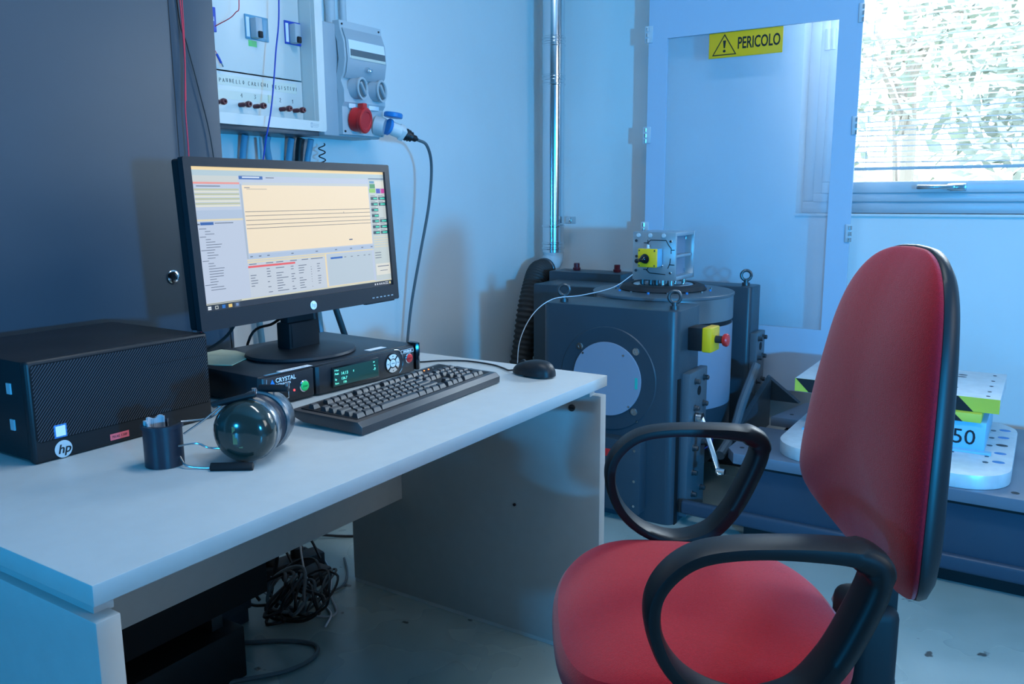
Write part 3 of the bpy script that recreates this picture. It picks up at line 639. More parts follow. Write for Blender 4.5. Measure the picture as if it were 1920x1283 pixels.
obj('trim_arc', tube(nb(), [(.372, -.0072, .066), (.388, -.0070, .063), (.399, -.0066, .052), (.402, -.0064, .036), (.398, -.0066, .018), (.388, -.007, .008)], .0007, seg=5), 'chrome', fr)
b = nb(); ring_face(b, rrect(.396, .440, .0515, .0605, .002, 3), rrect(.3968, .4392, .0523, .0597, .0015, 3), .0006, FZ(0, 0, -.006)); merge(b, text_bm('SPIDER-81', .0066, FZ(.418, .0537, -.0068), .0002, .00025, align='CENTER')); obj('model_lettering', b, 'print_w', fr)
obj('top_label', box(nb(), .058, .140, .010, .026, IH, IH+.0005), 'print_w', ins); obj('top_label', box(nb(), .330, .385, .030, .048, IH, IH+.0005), 'print_w', ins)
obj('blue_label', box(nb(), .018, .058, .009, .016, IH, IH+.0005), 'conduit', ins)
b = nb()
for x in (.066, .078, .09, .102, .114): box(b, x, x+.009, .014, .017, IH+.0005, IH+.0008)
obj('label_print', b, 'grey_pl', ins)

ITOP = DZ+IH
top('paper_note', prism(nb(), [(-1.600, 1.10), (-1.48, 1.115), (-1.44, 1.135), (-1.49, 1.232), (-1.57, 1.252), (-1.615, 1.245)], .0012, Matrix.Translation((0, 0, ITOP+.0008))), 'paper', 'pale yellow paper note lying on the black instrument beside the monitor foot', 'paper')

# ================================================================== monitor
MW, MH = .592, .325
MO = V((-1.349, 1.278, 1.052)); my = R(92.0); mt_ = R(3.7)
mo = thing('monitor', 'black framed widescreen monitor showing measuring software', 'monitor', (-1.42, 1.30, ITOP), world=True)
Rv = V((math.cos(my), math.sin(my), 0)); Nv = V((math.sin(my), -math.cos(my), 0)); Uv = V((0, 0, 1))*math.cos(mt_)-Nv*math.sin(mt_); Nf = Rv.cross(Uv)
MMx = frame(MO, Rv, Uv, Nf)
T, Bt = .017, .036
b = nb(); ring_face(b, rrect(-MW/2, MW/2, -MH/2, MH/2, .004, 2), rrect(-MW/2+T, MW/2-T, -MH/2+Bt, MH/2-T, .0008, 2), .014, MMx @ Matrix.Translation((0, 0, -.012)))
fb = obj('bezel', b, 'bezel', mo)
b = nb(); prism(b, rrect(-MW/2+.002, MW/2-.002, -MH/2+.002, MH/2-.002, .006, 3), .020, MMx @ Matrix.Translation((0, 0, -.032))); prism(b, rrect(-MW/2+.08, MW/2-.08, -MH/2+.05, MH/2-.05, .02, 3), .018, MMx @ Matrix.Translation((0, 0, -.050)), bev=.006)
obj('back_cover', b, 'black', mo)
SW, SH = MW-2*T, MH-T-Bt
SMx = MMx @ Matrix.Translation((-MW/2+T, MH/2-T, -.004))   # origin at the screen's top left corner, x right, y up
# picture on the screen: flat coloured quads in one mesh, colour held per face
qs = []
def Q(u0, v0, u1, v1, c, l=1): qs.append((u0, v0, u1, v1, c, l))
def g(v): return (v/255,)*3
def c255(r, g_, b_): return (r/255, g_/255, b_/255)
bgc = c255(192, 205, 226); tan = c255(226, 216, 182); txt = c255(96, 108, 130); crm = c255(247, 230, 199)
Q(0, 0, 1, 1, bgc, 0); Q(0, 0, 1, .022, c255(250, 224, 170)); Q(0, .022, 1, .06, c255(182, 205, 215)); Q(0, .06, .2, .105, c255(205, 212, 210))
Q(.205, .055, .315, .083, c255(48, 100, 178)); Q(.22, .063, .30, .073, c255(210, 225, 245), 2); Q(.33, .066, .37, .072, txt)
Q(.005, .105, .205, .118, c255(240, 150, 140)); 
for i in range(4): Q(.01, .15+i*.033, .20, .162+i*.033, c255(190, 196, 160)); Q(.01, .165+i*.033, .20, .178+i*.033, c255(226, 226, 210))
Q(.02, .13, .12, .136, txt); Q(.01, .30, .205, .365, c255(178, 196, 220)); Q(.0, .362, .205, .375, tan); Q(.02, .382, .075, .402, c255(40, 92, 170)); Q(.0, .39, .018, .4, txt); Q(.08, .388, .16, .394, txt)
rn = random.Random(4)
for i in range(24):
    w = rn.uniform(.018, .07); x = .012 if i in (0, 3, 8, 12, 21) else .035; Q(x, .425+i*.0186, x+w, .4295+i*.0186, txt)
Q(.205, .115, .213, .66, c255(170, 186, 206)); Q(.215, .125, .895, .62, crm); Q(.218, .105, .895, .125, c255(200, 210, 215)); Q(.235, .150, .33, .156, c255(200, 190, 170), 2); Q(.225, .14, .25, .145, txt, 2)
for v in (.315, .345, .378, .41, .437): Q(.218, v, .895, v+.0045, c255(128, 122, 118), 2)
Q(.73, .335, .732, .35, txt, 2); Q(.75, .565, .77, .575, txt, 2)
Q(.215, .63, .9, .66, c255(176, 196, 222))
for x in (.22, .26, .30, .42, .55, .66, .75, .82, .88): Q(x, .642, x+.012, .649, txt, 2)
Q(.205, .665, .895, .675, tan); Q(.205, .68, .60, .94, c255(200, 210, 222)); Q(.205, .68, .60, .692, tan, 2)
for x in (.21, .29, .34, .41, .47, .52, .55): Q(x, .698, x+.035, .704, txt, 3)
Q(.205, .712, .435, .727, c255(234, 92, 92), 3)
for r_ in range(10):
    for x, w in ((.212, .035), (.29, .02), (.335, .06), (.41, .022), (.45, .045), (.515, .006), (.55, .03)):
        if rn.random() < .82: Q(x, .742+r_*.0195, x+w*rn.uniform(.4, 1), .7475+r_*.0195, txt, 3)
Q(.598, .675, .607, .945, c255(240, 222, 180), 2); Q(.607, .94, .89, .947, c255(245, 225, 170), 2); Q(.612, .685, .885, .935, c255(188, 204, 216), 2); Q(.63, .705, .70, .72, c255(40, 100, 190), 3)
for x in (.71, .75, .79, .83, .86): Q(x, .71, x+.012, .715, txt, 3)
Q(.90, .06, 1, .94, c255(196, 208, 208)); Q(.90, .055, 1, .066, c255(110, 135, 165), 2)
Q(.905, .08, .935, .1, c255(90, 150, 190), 3); Q(.905, .105, .94, .142, c255(70, 150, 90), 3); Q(.90, .145, .94, .18, c255(140, 205, 90), 3); Q(.94, .08, .998, .14, c255(224, 224, 214), 3)
Q(.945, .145, .972, .185, c255(50, 60, 190), 3); Q(.975, .145, .999, .185, c255(205, 70, 160), 3)
gt = c255(70, 220, 190)
for i, vv_ in enumerate((.215, .265, .315, .365, .412, .462, .512)):
    for j, x in enumerate((.905, .955)):
        if j == 1 and i in (2, 3): continue
        Q(x, vv_, x+.045, vv_+.028, c255(45, 68, 82), 3); Q(x+.018 if j == 0 else x+.012, vv_+.008, x+.042, vv_+.021, gt, 4); Q(x, vv_-.012, x+.03, vv_-.008, txt, 3)
for i in range(5): Q(.905, .56+i*.022, .998, .566+i*.022, tan, 3)
for i in range(3): Q(.905, .70+i*.022, .945, .706+i*.022, txt, 3)
Q(.905, .80, .999, .90, c255(226, 226, 216), 3); Q(.915, .82, .99, .827, txt, 4); Q(.93, .86, .98, .865, txt, 4)
Q(0, .945, 1, .957, c255(214, 214, 190), 4); Q(.01, .948, .16, .953, txt, 5); Q(0, .957, 1, 1, c255(28, 34, 48), 4)
Q(.012, .967, .026, .978, c255(230, 240, 250), 5); Q(.012, .980, .026, .991, c255(230, 240, 250), 5); Q(.042, .967, .056, .991, c255(190, 195, 190), 5); Q(.045, .972, .053, .986, c255(28, 34, 48), 6); Q(.072, .967, .086, .991, c255(30, 110, 200), 5); Q(.1, .967, .116, .991, c255(240, 205, 110), 5); Q(.126, .96, .15, .998, c255(62, 72, 92), 5); Q(.133, .968, .144, .988, c255(110, 140, 190), 6)
for i, x in enumerate((.885, .90, .915, .928, .942)): Q(x, .970, x+.008, .986, c255(200, 205, 215), 5)
Q(.955, .966, .975, .973, c255(200, 205, 215), 5); Q(.953, .98, .977, .987, c255(200, 205, 215), 5); Q(.982, .966, .993, .988, c255(225, 215, 150), 5)
b = nb(); cl = b.loops.layers.float_color.new('Col'); um = SMx
def lin(c): return tuple((x/12.92 if x <= .04045 else ((x+.055)/1.055)**2.4) for x in c)
for u0, v0, u1, v1, c, l in qs:
    vs = [b.verts.new(SMx @ V((u*SW, -v*SH, l*.00012))) for u, v in ((u0, v1), (u1, v1), (u1, v0), (u0, v0))]
    f = b.faces.new(vs)
    for lp in f.loops: lp[cl] = (*lin(c), 1)
sc_m = bpy.data.materials.new('screen_picture'); sc_m.use_nodes = True; nt = sc_m.node_tree; bs = nt.nodes['Principled BSDF']
at_ = nt.nodes.new('ShaderNodeAttribute'); at_.attribute_name = 'Col'; nt.links.new(at_.outputs['Color'], bs.inputs['Emission Color']); bs.inputs['Emission Strength'].default_value = .98
bs.inputs['Base Color'].default_value = (.01, .01, .012, 1); bs.inputs['Roughness'].default_value = .45
obj('screen', b, sc_m, mo, smooth=False)
obj('panel_glass', box(nb(), 0, SW, -SH, 0, -.006, -.0004, mt=SMx), 'black_g', mo)
bx = MMx @ Matrix.Translation((0, -MH/2+Bt*.5-.001, .002))
b = nb(); lathe(b, [(.0095, 0), (.0095, .0008), (.0088, .001)], bx @ V((0, 0, 0)), bx @ V((0, 0, 1)), 24); lg = obj('logo_badge', b, 'print_w', fb)
obj('logo_letters', text_bm('hp', .013, bx @ Matrix.Translation((-.0058, -.0035, .0012)), .0002, .0001), 'grey_pl', fb)
b = nb()
for i in range(6): box(b, MW/2-.10+i*.014, MW/2-.093+i*.014, -MH/2+.010, -MH/2+.0125, .002, .0026, mt=MMx)
obj('menu_buttons', b, 'grey_pl', fb, kind='stuff')
b = nb(); box(b, MW/2-.12, MW/2-.015, -MH/2-.003, -MH/2+.006, -.012, .0005, .002, mt=MMx); obj('button_bar', b, 'bezel', fb)
BX, BYY = -1.425, 1.318
b = nb(); box(b, BX-.022, BX+.004, BYY-.040, BYY+.040, ITOP+.012, .97, .004); box(b, BX-.028, BX+.014, BYY-.046, BYY+.046, ITOP+.014, ITOP+.075, .004)
obj('stand_neck', b, 'black_m', mo)
obj('neck_seam', box(nb(), BX+.0135, BX+.0150, BYY-.040, BYY-.038, ITOP+.02, ITOP+.073), 'black_g', mo)
b = nb(); lathe(b, [(.120, 0), (.124, .004), (.122, .009), (.10, .014), (.06, .0165), (.01, .0175)], (0, 0, 0), (0, 0, 1), 48); bmesh.ops.transform(b, matrix=Matrix.Translation((BX, BYY, ITOP)) @ Matrix.Diagonal((.93, 1.06, 1, 1)), verts=b.verts)
obj('stand_base', b, 'bezel', mo)
wire('monitor_cable', [(-1.50, 1.22, .90), (-1.53, 1.205, .84), (-1.58, 1.18, .80), (-1.66, 1.16, .77), (-1.70, 1.15, .6)], .0035, 'kcable', 'black cable dropping left of the monitor neck', 'cable')
wire('video_cable', [(-1.45, 1.36, .91), (-1.50, 1.37, .875), (-1.56, 1.36, .84), (-1.66, 1.36, .78), (-1.71, 1.35, .5)], .0035, 'kcable', 'black cable dropping right of the monitor neck', 'cable')
gpts = [(-2.17, 1.88, 1.33), (-2.16, 1.88, 1.1), (-2.10, 1.87, .8)]
for i in range(150):
    a = i/150*2*PI*7; gpts.append((-1.98+.02*math.sin(a*.37), 1.80+.085*math.cos(a)*(1+.1*math.sin(i*.07)), .60+.075*math.sin(a)*(1+.12*math.cos(i*.05))))
wire('coiled_cable', gpts, .0055, 'grey_pl', 'coil of grey cable hanging behind the monitor foot', 'cable', n=2, seg=7)
st = thing('stand_leg', 'slanted black support bar behind the monitor, right of its neck', 'support', (-1.9, 2.0, .3))
b = nb(); box(b, -.010, .010, -.014, .014, 0, .52, .003, mt=axis_frame((-1.93, 2.13, .30), (-2.02, 1.90, 1.1))); obj('bar', b, 'black', st)
b = nb(); cyl(b, (-1.93, 2.13, .0), (-1.93, 2.13, .31), .016, 14); obj('post', b, 'black_m', st)

# ================================================================== desktop computer
pc = thing('desktop_computer', 'flat black desktop computer at the left end of the desk', 'computer', (-1.33, .657, DZ), R(90), world=False)
PL, PH, PD = .338, .168, .30
b = nb(); box(b, .002, PL-.002, .012, PD, .004, PH-.002, .003); obj('case', b, 'black', pc)
b = nb(); box(b, 0, PL, -.002, .016, 0, PH, .006, 3); fp_ = obj('front_panel', b, 'black', pc)
gm = M['grille']
b = nb(); prism(b, rrect(.006, PL-.004, .034, PH-.006, .008, 4), .0012, frame((0, -.0018, 0), (1, 0, 0), (0, 0, 1), (0, -1, 0)))
obj('grille', b, gm, fp_)
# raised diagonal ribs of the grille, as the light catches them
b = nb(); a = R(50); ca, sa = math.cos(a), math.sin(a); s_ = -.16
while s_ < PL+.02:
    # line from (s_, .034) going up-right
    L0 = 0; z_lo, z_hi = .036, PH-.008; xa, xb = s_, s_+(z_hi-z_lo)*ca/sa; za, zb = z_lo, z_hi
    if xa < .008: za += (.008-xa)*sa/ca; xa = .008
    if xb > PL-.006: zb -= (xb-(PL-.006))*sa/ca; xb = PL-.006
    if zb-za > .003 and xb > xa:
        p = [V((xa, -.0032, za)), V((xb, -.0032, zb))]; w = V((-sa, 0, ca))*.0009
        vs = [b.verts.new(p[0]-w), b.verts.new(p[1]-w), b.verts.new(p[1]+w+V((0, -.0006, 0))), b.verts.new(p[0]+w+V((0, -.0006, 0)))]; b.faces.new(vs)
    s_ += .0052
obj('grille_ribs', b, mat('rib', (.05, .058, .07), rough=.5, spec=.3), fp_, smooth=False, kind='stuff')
obj('drive_seam', box(nb(), .215, PL-.012, -.0042, -.0036, .126, .1272), 'black_m', fp_)
obj('cpu_sticker', box(nb(), .034, .055, -.0036, -.0030, .036, .058, .0004), 'blue', fp_)
obj('cpu_sticker_print', box(nb(), .0365, .0525, -.0040, -.0036, .0385, .0555), 'print_w', fp_)
b = nb(); cyl(b, (.047, -.002, .016), (.047, -.0028, .016), .0145, 28); obj('logo_disc', b, 'grey_lt', fp_)
obj('logo_letters', text_bm('hp', .0215, frame((.0372, -.0030, .0095), (1, 0, 0), (.25, 0, 1), (0, -1, 0)), .0002, .0003), 'black', fp_)
obj('red_label', box(nb(), .128, .163, -.0026, -.002, .0085, .0195), mat('label_red', (.80, .12, .14), rough=.5), fp_)
obj('label_print', text_bm('70142 138F', .006, frame((.131, -.0027, .012), (1, 0, 0), (0, 0, 1), (0, -1, 0)), .0001), 'ink', fp_)
b = nb()
for z in (.05, .11): obj('side_vent', box(nb(), -.0005, .002, .05, .062, z, z+.018), 'grey_pl', pc)

# ================================================================== ear defenders
em = thing('ear_defenders', 'dark green and silver ear defenders with wire headband and leather pad', 'ear defenders', (-1.05, .87, DZ))
N0 = V((.46, -.885, .015)).normalized(); C0 = V((-1.052, .848, .7735))
def cup(c, n, m1, m2):
    e = c+n
    s = obj('cup', lathe(nb(), [(0.043, -0.02236), (0.04945, -0.01032), (0.05074, 0), (0.04902, 0.01204), (0.043, 0.02236), (0.03182, 0.02924), (0.01548, 0.03311), (0.00344, 0.03397)], c, e, 40), m1, em)
    obj('cup_ring', lathe(nb(), [(0.04816, -0.02236), (0.0516, -0.01892), (0.05246, -0.0086), (0.0516, -0.00344), (0.04988, -0.00172)], c, e, 40), m2, s)
    b = nb(); lathe(b, [(0.03784, -0.04128), (0.04644, -0.0387), (0.04945, -0.03268), (0.04644, -0.02408), (0.03784, -0.02236)], c, e, 40); obj('cushion', b, 'leather', s)
    return s
c1 = cup(C0, N0, 'gunmetal', 'cupring'); C1 = C0-N0*.076
c2 = cup(C1, -N0, 'cupring', 'cupring')
fm_ = frame(C0+N0*.034, V((0, 0, 1)).cross(N0) * 1.0, (0, 0, 1)); 
b = nb(); rn = random.Random(8)
fx = V((0, 0, 1)).cross(N0).normalized(); fy = N0.cross(fx)
for i, (lx, ly, w) in enumerate(((-.034, -.006, .005), (-.026, -.012, .004), (-.012, -.014, .006), (-.004, -.006, .007), (.004, -.012, .006), (-.006, .006, .005))):
    p = C0+fx*lx+fy*ly; r2 = math.hypot(lx, ly); hgt = .0340-.45*r2*r2/.032
    box(b, -w/2, w/2, -.008, .008, -.001, .0006, mt=frame(p+N0*(hgt), fx, fy, N0))
obj('print', b, mat('khaki_print', (.16, .15, .06), rough=.5), c1, kind='stuff')
# bracket forks and wires
T0 = C0+V((0, 0, .048))
for p, q in ((T0+V((-.035, -.035, -.004)), T0+V((.012, .014, .010))), (T0+V((-.03, .055, .006)), T0+V((.02, .075, .008)))):
    b = nb(); d_ = (q-p); box(b, -.006, .006, -.004, .004, 0, d_.length, .002, mt=axis_frame(p, q)); fk = obj('fork', b, 'black', em)
    obj('pivot', cyl(nb(), q+V((-.004, 0, 0)), q+V((-.004, 0, .009)), .004, 12), 'chrome', fk)
b = nb(); p = V((-1.070, .790, DZ+.0055)); q = V((-1.015, .828, DZ+.0055)); box(b, -.006, .006, -.005, .005, 0, (q-p).length, .002, mt=axis_frame(p, q)); obj('fork', b, 'black', em)
pad_c = V((-1.158, .772, 0))
wz = [[(-1.150, .800, .785), (-1.135, .845, .783), (-1.115, .862, .802), (-1.085, .905, .805), (-1.06, .925, .826)],
      [(-1.13, .79, .770), (-1.11, .80, .785), (-1.095, .806, .796), (-1.078, .825, .816)],
      [(-1.125, .775, .755), (-1.105, .795, .757), (-1.085, .80, .752), (-1.07, .82, .748)],
      [(-1.13, .78, .735), (-1.11, .775, .726), (-1.09, .785, .7225), (-1.06, .80, .7235)]]
for w in wz: obj('headband_wire', tube(nb(), w, .0016, seg=8, n=3), 'steel', em)
# leather pad: an upright C shaped band
def band(r0, r1, z0, z1, a0, a1, cx, cy, n=26, sx=1, tilt=0):
    t = nb(); L = []
    for i in range(n+1):
        a = R(a0+(a1-a0)*i/n); L.append([t.verts.new((cx+sx*rr*math.cos(a), cy+rr*math.sin(a), zz+tilt*math.cos(a-R(40)))) for rr, zz in ((r0, z0), (r1, z0), (r1, z1), (r0, z1))])
    for p, q in zip(L, L[1:]):
        for k in range(4): t.faces.new((p[k], p[(k+1) % 4], q[(k+1) % 4], q[k]))
    t.faces.new(L[0][::-1]); t.faces.new(L[-1]); bmesh.ops.recalc_face_normals(t, faces=t.faces); return t
A0, A1 = 128, 402
pd = obj('headband_pad', band(.026, .030, DZ+.001, DZ+.066, A0, A1, pad_c.x, pad_c.y, sx=1.0), 'leather', em)
obj('pad_rim', band(.025, .032, DZ+.062, DZ+.068, A0, A1, pad_c.x, pad_c.y), 'leather', pd)
b = nb()
for i in range(22):
    a0_ = A0+8+i*6.2
    rr = .0240+.0014*math.sin(i*.9)
    merge(b, band(rr-.0015, rr+.0020, DZ+.015, DZ+.074+.002*math.sin(i*.8), a0_, a0_+7, pad_c.x, pad_c.y, n=2))
obj('lining', b, 'lining', pd)

# ================================================================== office chair
# local frame: +X forward (towards the desk), +Y to the occupant's left, Z up
ch = thing('office_chair', 'red fabric swivel chair with looped black armrests', 'chair', (-.401, 1.241, 0), R(32.8+180-1), world=False)
def pillow(outl, zs, zc, dome, surf, n_in=7):
    """outl(a) -> (x, y); zs = [(scale, z)] side profile bottom to top; dome(s) height over the last ring"""
    t = nb(); N = 56; rings = []
    prof = list(zs)+[(zs[-1][0]*(1-(k+1)/n_in), None) for k in range(n_in-1)]
    for s, z in prof:
        rg = []
        for i in range(N):
            x, y = outl(2*PI*i/N); zz = z if z is not None else zs[-1][1]+dome(s/zs[-1][0])
            rg.append(t.verts.new(surf(x*s, y*s, zz)))
        rings.append(rg)
    for p, q in zip(rings, rings[1:]):
        for i in range(N): t.faces.new((p[i], p[(i+1) % N], q[(i+1) % N], q[i]))
    c = t.verts.new(surf(0, 0, zs[-1][1]+dome(0)))
    for i in range(N): t.faces.new((rings[-1][i], rings[-1][(i+1) % N], c))
    t.faces.new(rings[0][::-1]); return t
def sup(a, rx, ry, e, taper=0):
    c, s = math.cos(a), math.sin(a); x = rx*(abs(c)**(2/e))*(1 if c > 0 else -1); y = ry*(abs(s)**(2/e))*(1 if s > 0 else -1)
    return x, y*(1+taper*x/rx)
seat_o = lambda a: sup(a, .230, .250, 2.9, .10)
def seat_s(x, y, z):   # waterfall front edge, slight dish
    f = max(0, (x-.07)/.16); z2 = z-.038*f**2*(1 if z > .46 else .5)
    return V((x+.042, y, z2-.012*(1-(y/.25)**2)*(z > .48)*(1-f)))
obj('seat', pillow(seat_o, [(.90, .405), (.97, .415), (1.0, .442), (1.0, .470), (.975, .492)], 0, lambda s: .016*(1-s*s), seat_s), 'red_fab', ch, sub=1)
obj('seat_shell', pillow(lambda a: sup(a, .212, .225, 3), [(.70, .362), (.93, .372), (1.0, .398)], 0, lambda s: 0, lambda x, y, z: V((x+.04, y, z))), 'black', ch)
# backrest outline in (y, z): z from .49 to 1.05
BK = [(0, .537), (.048, .538), (.092, .546), (.150, .568), (.202, .597), (.230, .630), (.233, .68), (.217, .79), (.199, .87), (.178, .945), (.150, 1.0), (.110, 1.038), (.058, 1.057), (0, 1.061)]
half = smooth_path([(y, z, 0) for y, z in BK], 5)
out = [(p.x, p.y) for p in half]+[(-p.x, p.y) for p in half[-2:0:-1]]
ZC = .78
def back_x(y, z):   # lumbar curve, wrap around
    q = (z-.62); return -.262-.045*max(0, q)**1.3+.050*(y/.23)**2-.10*max(0, .60-z)
def back_mesh(scales):
    t = nb(); N = len(out); rings = []
    for s, off in scales:
        rings.append([t.verts.new((back_x(y*s, ZC+(z-ZC)*s)+off, y*s, ZC+(z-ZC)*s)) for y, z in out])
    for p, q in zip(rings, rings[1:]):
        for i in range(N): t.faces.new((p[i], p[(i+1) % N], q[(i+1) % N], q[i]))
    for rg, fl_ in ((rings[0], 1), (rings[-1], 0)):
        y = sum(v.co.y for v in rg)/N; z = ZC; c = t.verts.new((back_x(0, ZC)+(scales[0][1] if fl_ else scales[-1][1]), 0, ZC))
        for i in range(N): t.faces.new((rg[i], rg[(i+1) % N], c) if not fl_ else (rg[(i+1) % N], rg[i], c))
    return t
bk = obj('backrest', back_mesh([(.95, 0), (.985, .002), (1.0, .008)]+[(s_, .012+.058*(1-s_**2.4)**.75) for s_ in (.999, .992, .98, .96, .935, .90, .85, .78, .70, .6, .48, .35, .2)]), 'red_fab', ch, ang=60)
obj('back_shell', back_mesh([(.15, -.024), (.4, -.024), (.7, -.024), (.86, -.022), (.95, -.017), (1.0, -.008), (1.010, .001), (1.003, .007), (.98, .009)]), 'black', ch, ang=60)
# seat back support
b = nb(); box(b, -.275, -.198, -.055, .055, .352, .50, .022, 4); obj('support_cover', b, 'black_m', ch)
b = nb(); box(b, -.275, -.235, -.035, .035, .46, .66, .008); box(b, -.28, .05, -.035, .035, .345, .372, .006); obj('support_bar', b, 'black_m', ch)
b = nb(); cyl(b, (-.20, -.06, .40), (-.20, -.28, .40), .006, 10); obj('tilt_rod', b, 'chrome', ch)
b = nb(); lathe(b, [(.012, 0), (.020, .004), (.022, .014), (.016, .024)], (-.235, -.06, .455), (-.20, -.10, .475), 18); obj('adjusting_knob', b, 'grey_lt', ch)
# loop armrests
def loop(y, sgn):
    P = [(-.112, .688), (-.04, .698), (.05, .698), (.108, .684), (.146, .645), (.152, .595), (.130, .540), (.085, .500), (.025, .482), (-.035, .495), (-.075, .535), (-.105, .59), (-.130, .66)]
    pts = smooth_path([(x, z, 0) for x, z in P], 7, True); N = len(pts); t = nb(); rings = []
    for i, p in enumerate(pts):
        tg = (pts[(i+1) % N]-pts[i-1]).normalized(); nr = V((-tg.y, tg.x, 0)); 
        k = i/N
        th = .0105+.006*max(0, math.sin((k-.62)*2*PI)) ; wd = .030-.003*math.sin(k*2*PI)
        if k > .93 or k < .02: th += .004
        sec = []
        for q in range(12):
            a = 2*PI*q/12; cc, s_ = math.cos(a), math.sin(a)
            u_ = th*(abs(cc)**.6)*(1 if cc > 0 else -1); w_ = wd*(abs(s_)**.7)*(1 if s_ > 0 else -1)
            sec.append(t.verts.new((p.x+nr.x*u_, y+w_, p.y+nr.y*u_)))
        rings.append(sec)
    for i in range(N):
        p, q = rings[i], rings[(i+1) % N]
        for k in range(12): t.faces.new((p[k], p[(k+1) % 12], q[(k+1) % 12], q[k]))
    ar = obj('armrest', t, 'black', ch, ang=50)
    b = nb(); box(b, -.06, .04, min(y, y-sgn*.09), max(y, y-sgn*.09), .352, .372, .004); box(b, -.06, .04, y-.010, y+.010, .352, .49, .006); obj('arm_bracket', b, 'black', ar)
loop(.268, 1); loop(-.268, -1)
b = nb(); cyl(b, (0, 0, .10), (0, 0, .35), .025, 20); cyl(b, (0, 0, .07), (0, 0, .24), .034, 20); obj('gas_lift', b, 'black_m', ch)
for i in range(5):
    a = R(72*i+20); d_ = V((math.cos(a), math.sin(a), 0))
    b = nb(); tube(b, [d_*.02+V((0, 0, .11)), d_*.16+V((0, 0, .10)), d_*.30+V((0, 0, .075))], .02, rf=lambda t_, i_: .026-.010*t_, seg=10); lg_ = obj('base_leg', b, 'black', ch)
    c_ = d_*.30; s_ = V((-d_.y, d_.x, 0))
    b = nb()
    for k in (-1, 1): cyl(b, c_+s_*(k*.008)+V((0, 0, .027)), c_+s_*(k*.024)+V((0, 0, .027)), .027, 18, .003)
    cyl(b, c_+V((0, 0, .04)), c_+V((0, 0, .078)), .007, 10); obj('caster', b, 'black_m', lg_)

# ================================================================== vibration shaker
sh = thing('vibration_shaker', 'big slate blue vibration shaker with round drum between two blocks', 'machine', (-1.27, 3.05, 0))
BX0, BX1 = -1.545, -1.020
fbk = obj('front_block', prism(nb(), rrect(BX0, BX1, 2.60, 2.835, .035, 5), .755, bev=.004), 'shaker', sh)
PC = V((-1.275, 2.60, .500))
b = nb(); cyl(b, PC+V((0, .01, 0)), PC+V((0, -.004, 0)), .186, 64, .003); obj('bearing_flange', b, 'shaker', fbk)
cvp = obj('bearing_cover', cyl(nb(), PC+V((0, -.004, 0)), PC+V((0, -.010, 0)), .132, 64, .001), 'cover', fbk)
for dx_, dz_ in ((-.109, .107), (.109, .107), (.106, -.107), (-.109, -.107)):
    q = PC+V((dx_, -.004, dz_)); bo = obj('socket_bolt', lathe(nb(), [(.013, 0), (.013, .001), (.011, .001), (.011, .005), (.005, .005), (.005, .002)], q, q+V((0, -1, 0)), 18), 'steel', fbk)
for dx_, dz_ in ((-.093, .085), (.065, .09), (.088, -.09)):
    q = PC+V((dx_, -.010, dz_)); obj('cover_screw', cyl(nb(), q, q+V((0, -.002, 0)), .004, 10), 'steel', cvp)
q = PC+V((.115, -.010, -.004)); obj('green_sticker', box(nb(), q.x-.005, q.x+.005, q.y-.0006, q.y, q.z-.02, q.z+.02), mat('green_sticker', (.02, .42, .34), rough=.4), cvp)
q = PC+V((.118, -.001, -.14)); obj('cover_screw', cyl(nb(), q+V((0, .002, 0)), q+V((0, -.003, 0)), .004, 10), 'steel', fbk)
rbk = obj('rear_block', prism(nb(), rrect(BX0, -1.005, 3.36, 3.50, .02, 4), .765, bev=.004), 'shaker', sh)
# drum
DC = V((-1.275, 3.085, 0)); DR = .272
def DL(bm, prof, seg=64): return lathe(bm, prof, DC, DC+V((0, 0, 1)), seg)
obj('drum_shell', DL(nb(), [(DR-.02, .20), (DR, .26), (DR, .65)]), 'cover', sh)
obj('drum_base', DL(nb(), [(DR-.06, .10), (DR-.01, .16), (DR+.001, .22), (DR+.001, .34)]), 'shaker', sh)
obj('drum_seal', DL(nb(), [(DR-.004, .65), (DR-.004, .668)]), 'black_m', sh)
obj('drum_head', DL(nb(), [(DR+.001, .668), (DR+.001, .755)]), mat('dull_steel', (.25, .27, .29), rough=.3, metal=.8), sh)
obj('top_plate', DL(nb(), [(DR+.002, .755), (DR+.004, .757), (DR+.004, .765), (DR, .768), (.20, .770), (.16, .772)]), 'shaker_hi', sh)
b = nb(); DL(b, [(.165, .770), (.170, .775), (.160, .789), (.140, .796), (.125, .794), (.118, .784)]); obj('rubber_bellows', b, 'rubber', sh)
obj('armature_table', DL(nb(), [(.117, .77), (.117, .792), (.114, .794)]), 'steel', sh)
for i in range(16):
    a = 2*PI*i/16+.1; q = DC+V((math.cos(a)*.188, math.sin(a)*.188, .770)); obj('plate_bolt', cyl(nb(), q, q+V((0, 0, .007)), .005, 8), 'steel' if i % 2 else 'blue', sh)
for x, y, z in ((-1.485, 2.66, .755), (-1.055, 2.66, .755), (-1.05, 3.43, .765), (-1.48, 3.42, .765)):
    e = nb(); cyl(e, (x, y, z), (x, y, z+.012), .016, 16); cyl(e, (x, y, z+.01), (x, y, z+.025), .010, 12)
    dv = V((.93, .36, 0)); tube(e, [V((x, y, z+.042))+dv*(.020*math.cos(2*PI*k/16))+V((0, 0, .020*math.sin(2*PI*k/16))) for k in range(16)], .0062, seg=10, n=2, closed=True)
    obj('eye_bolt', e, 'dark_steel', sh)
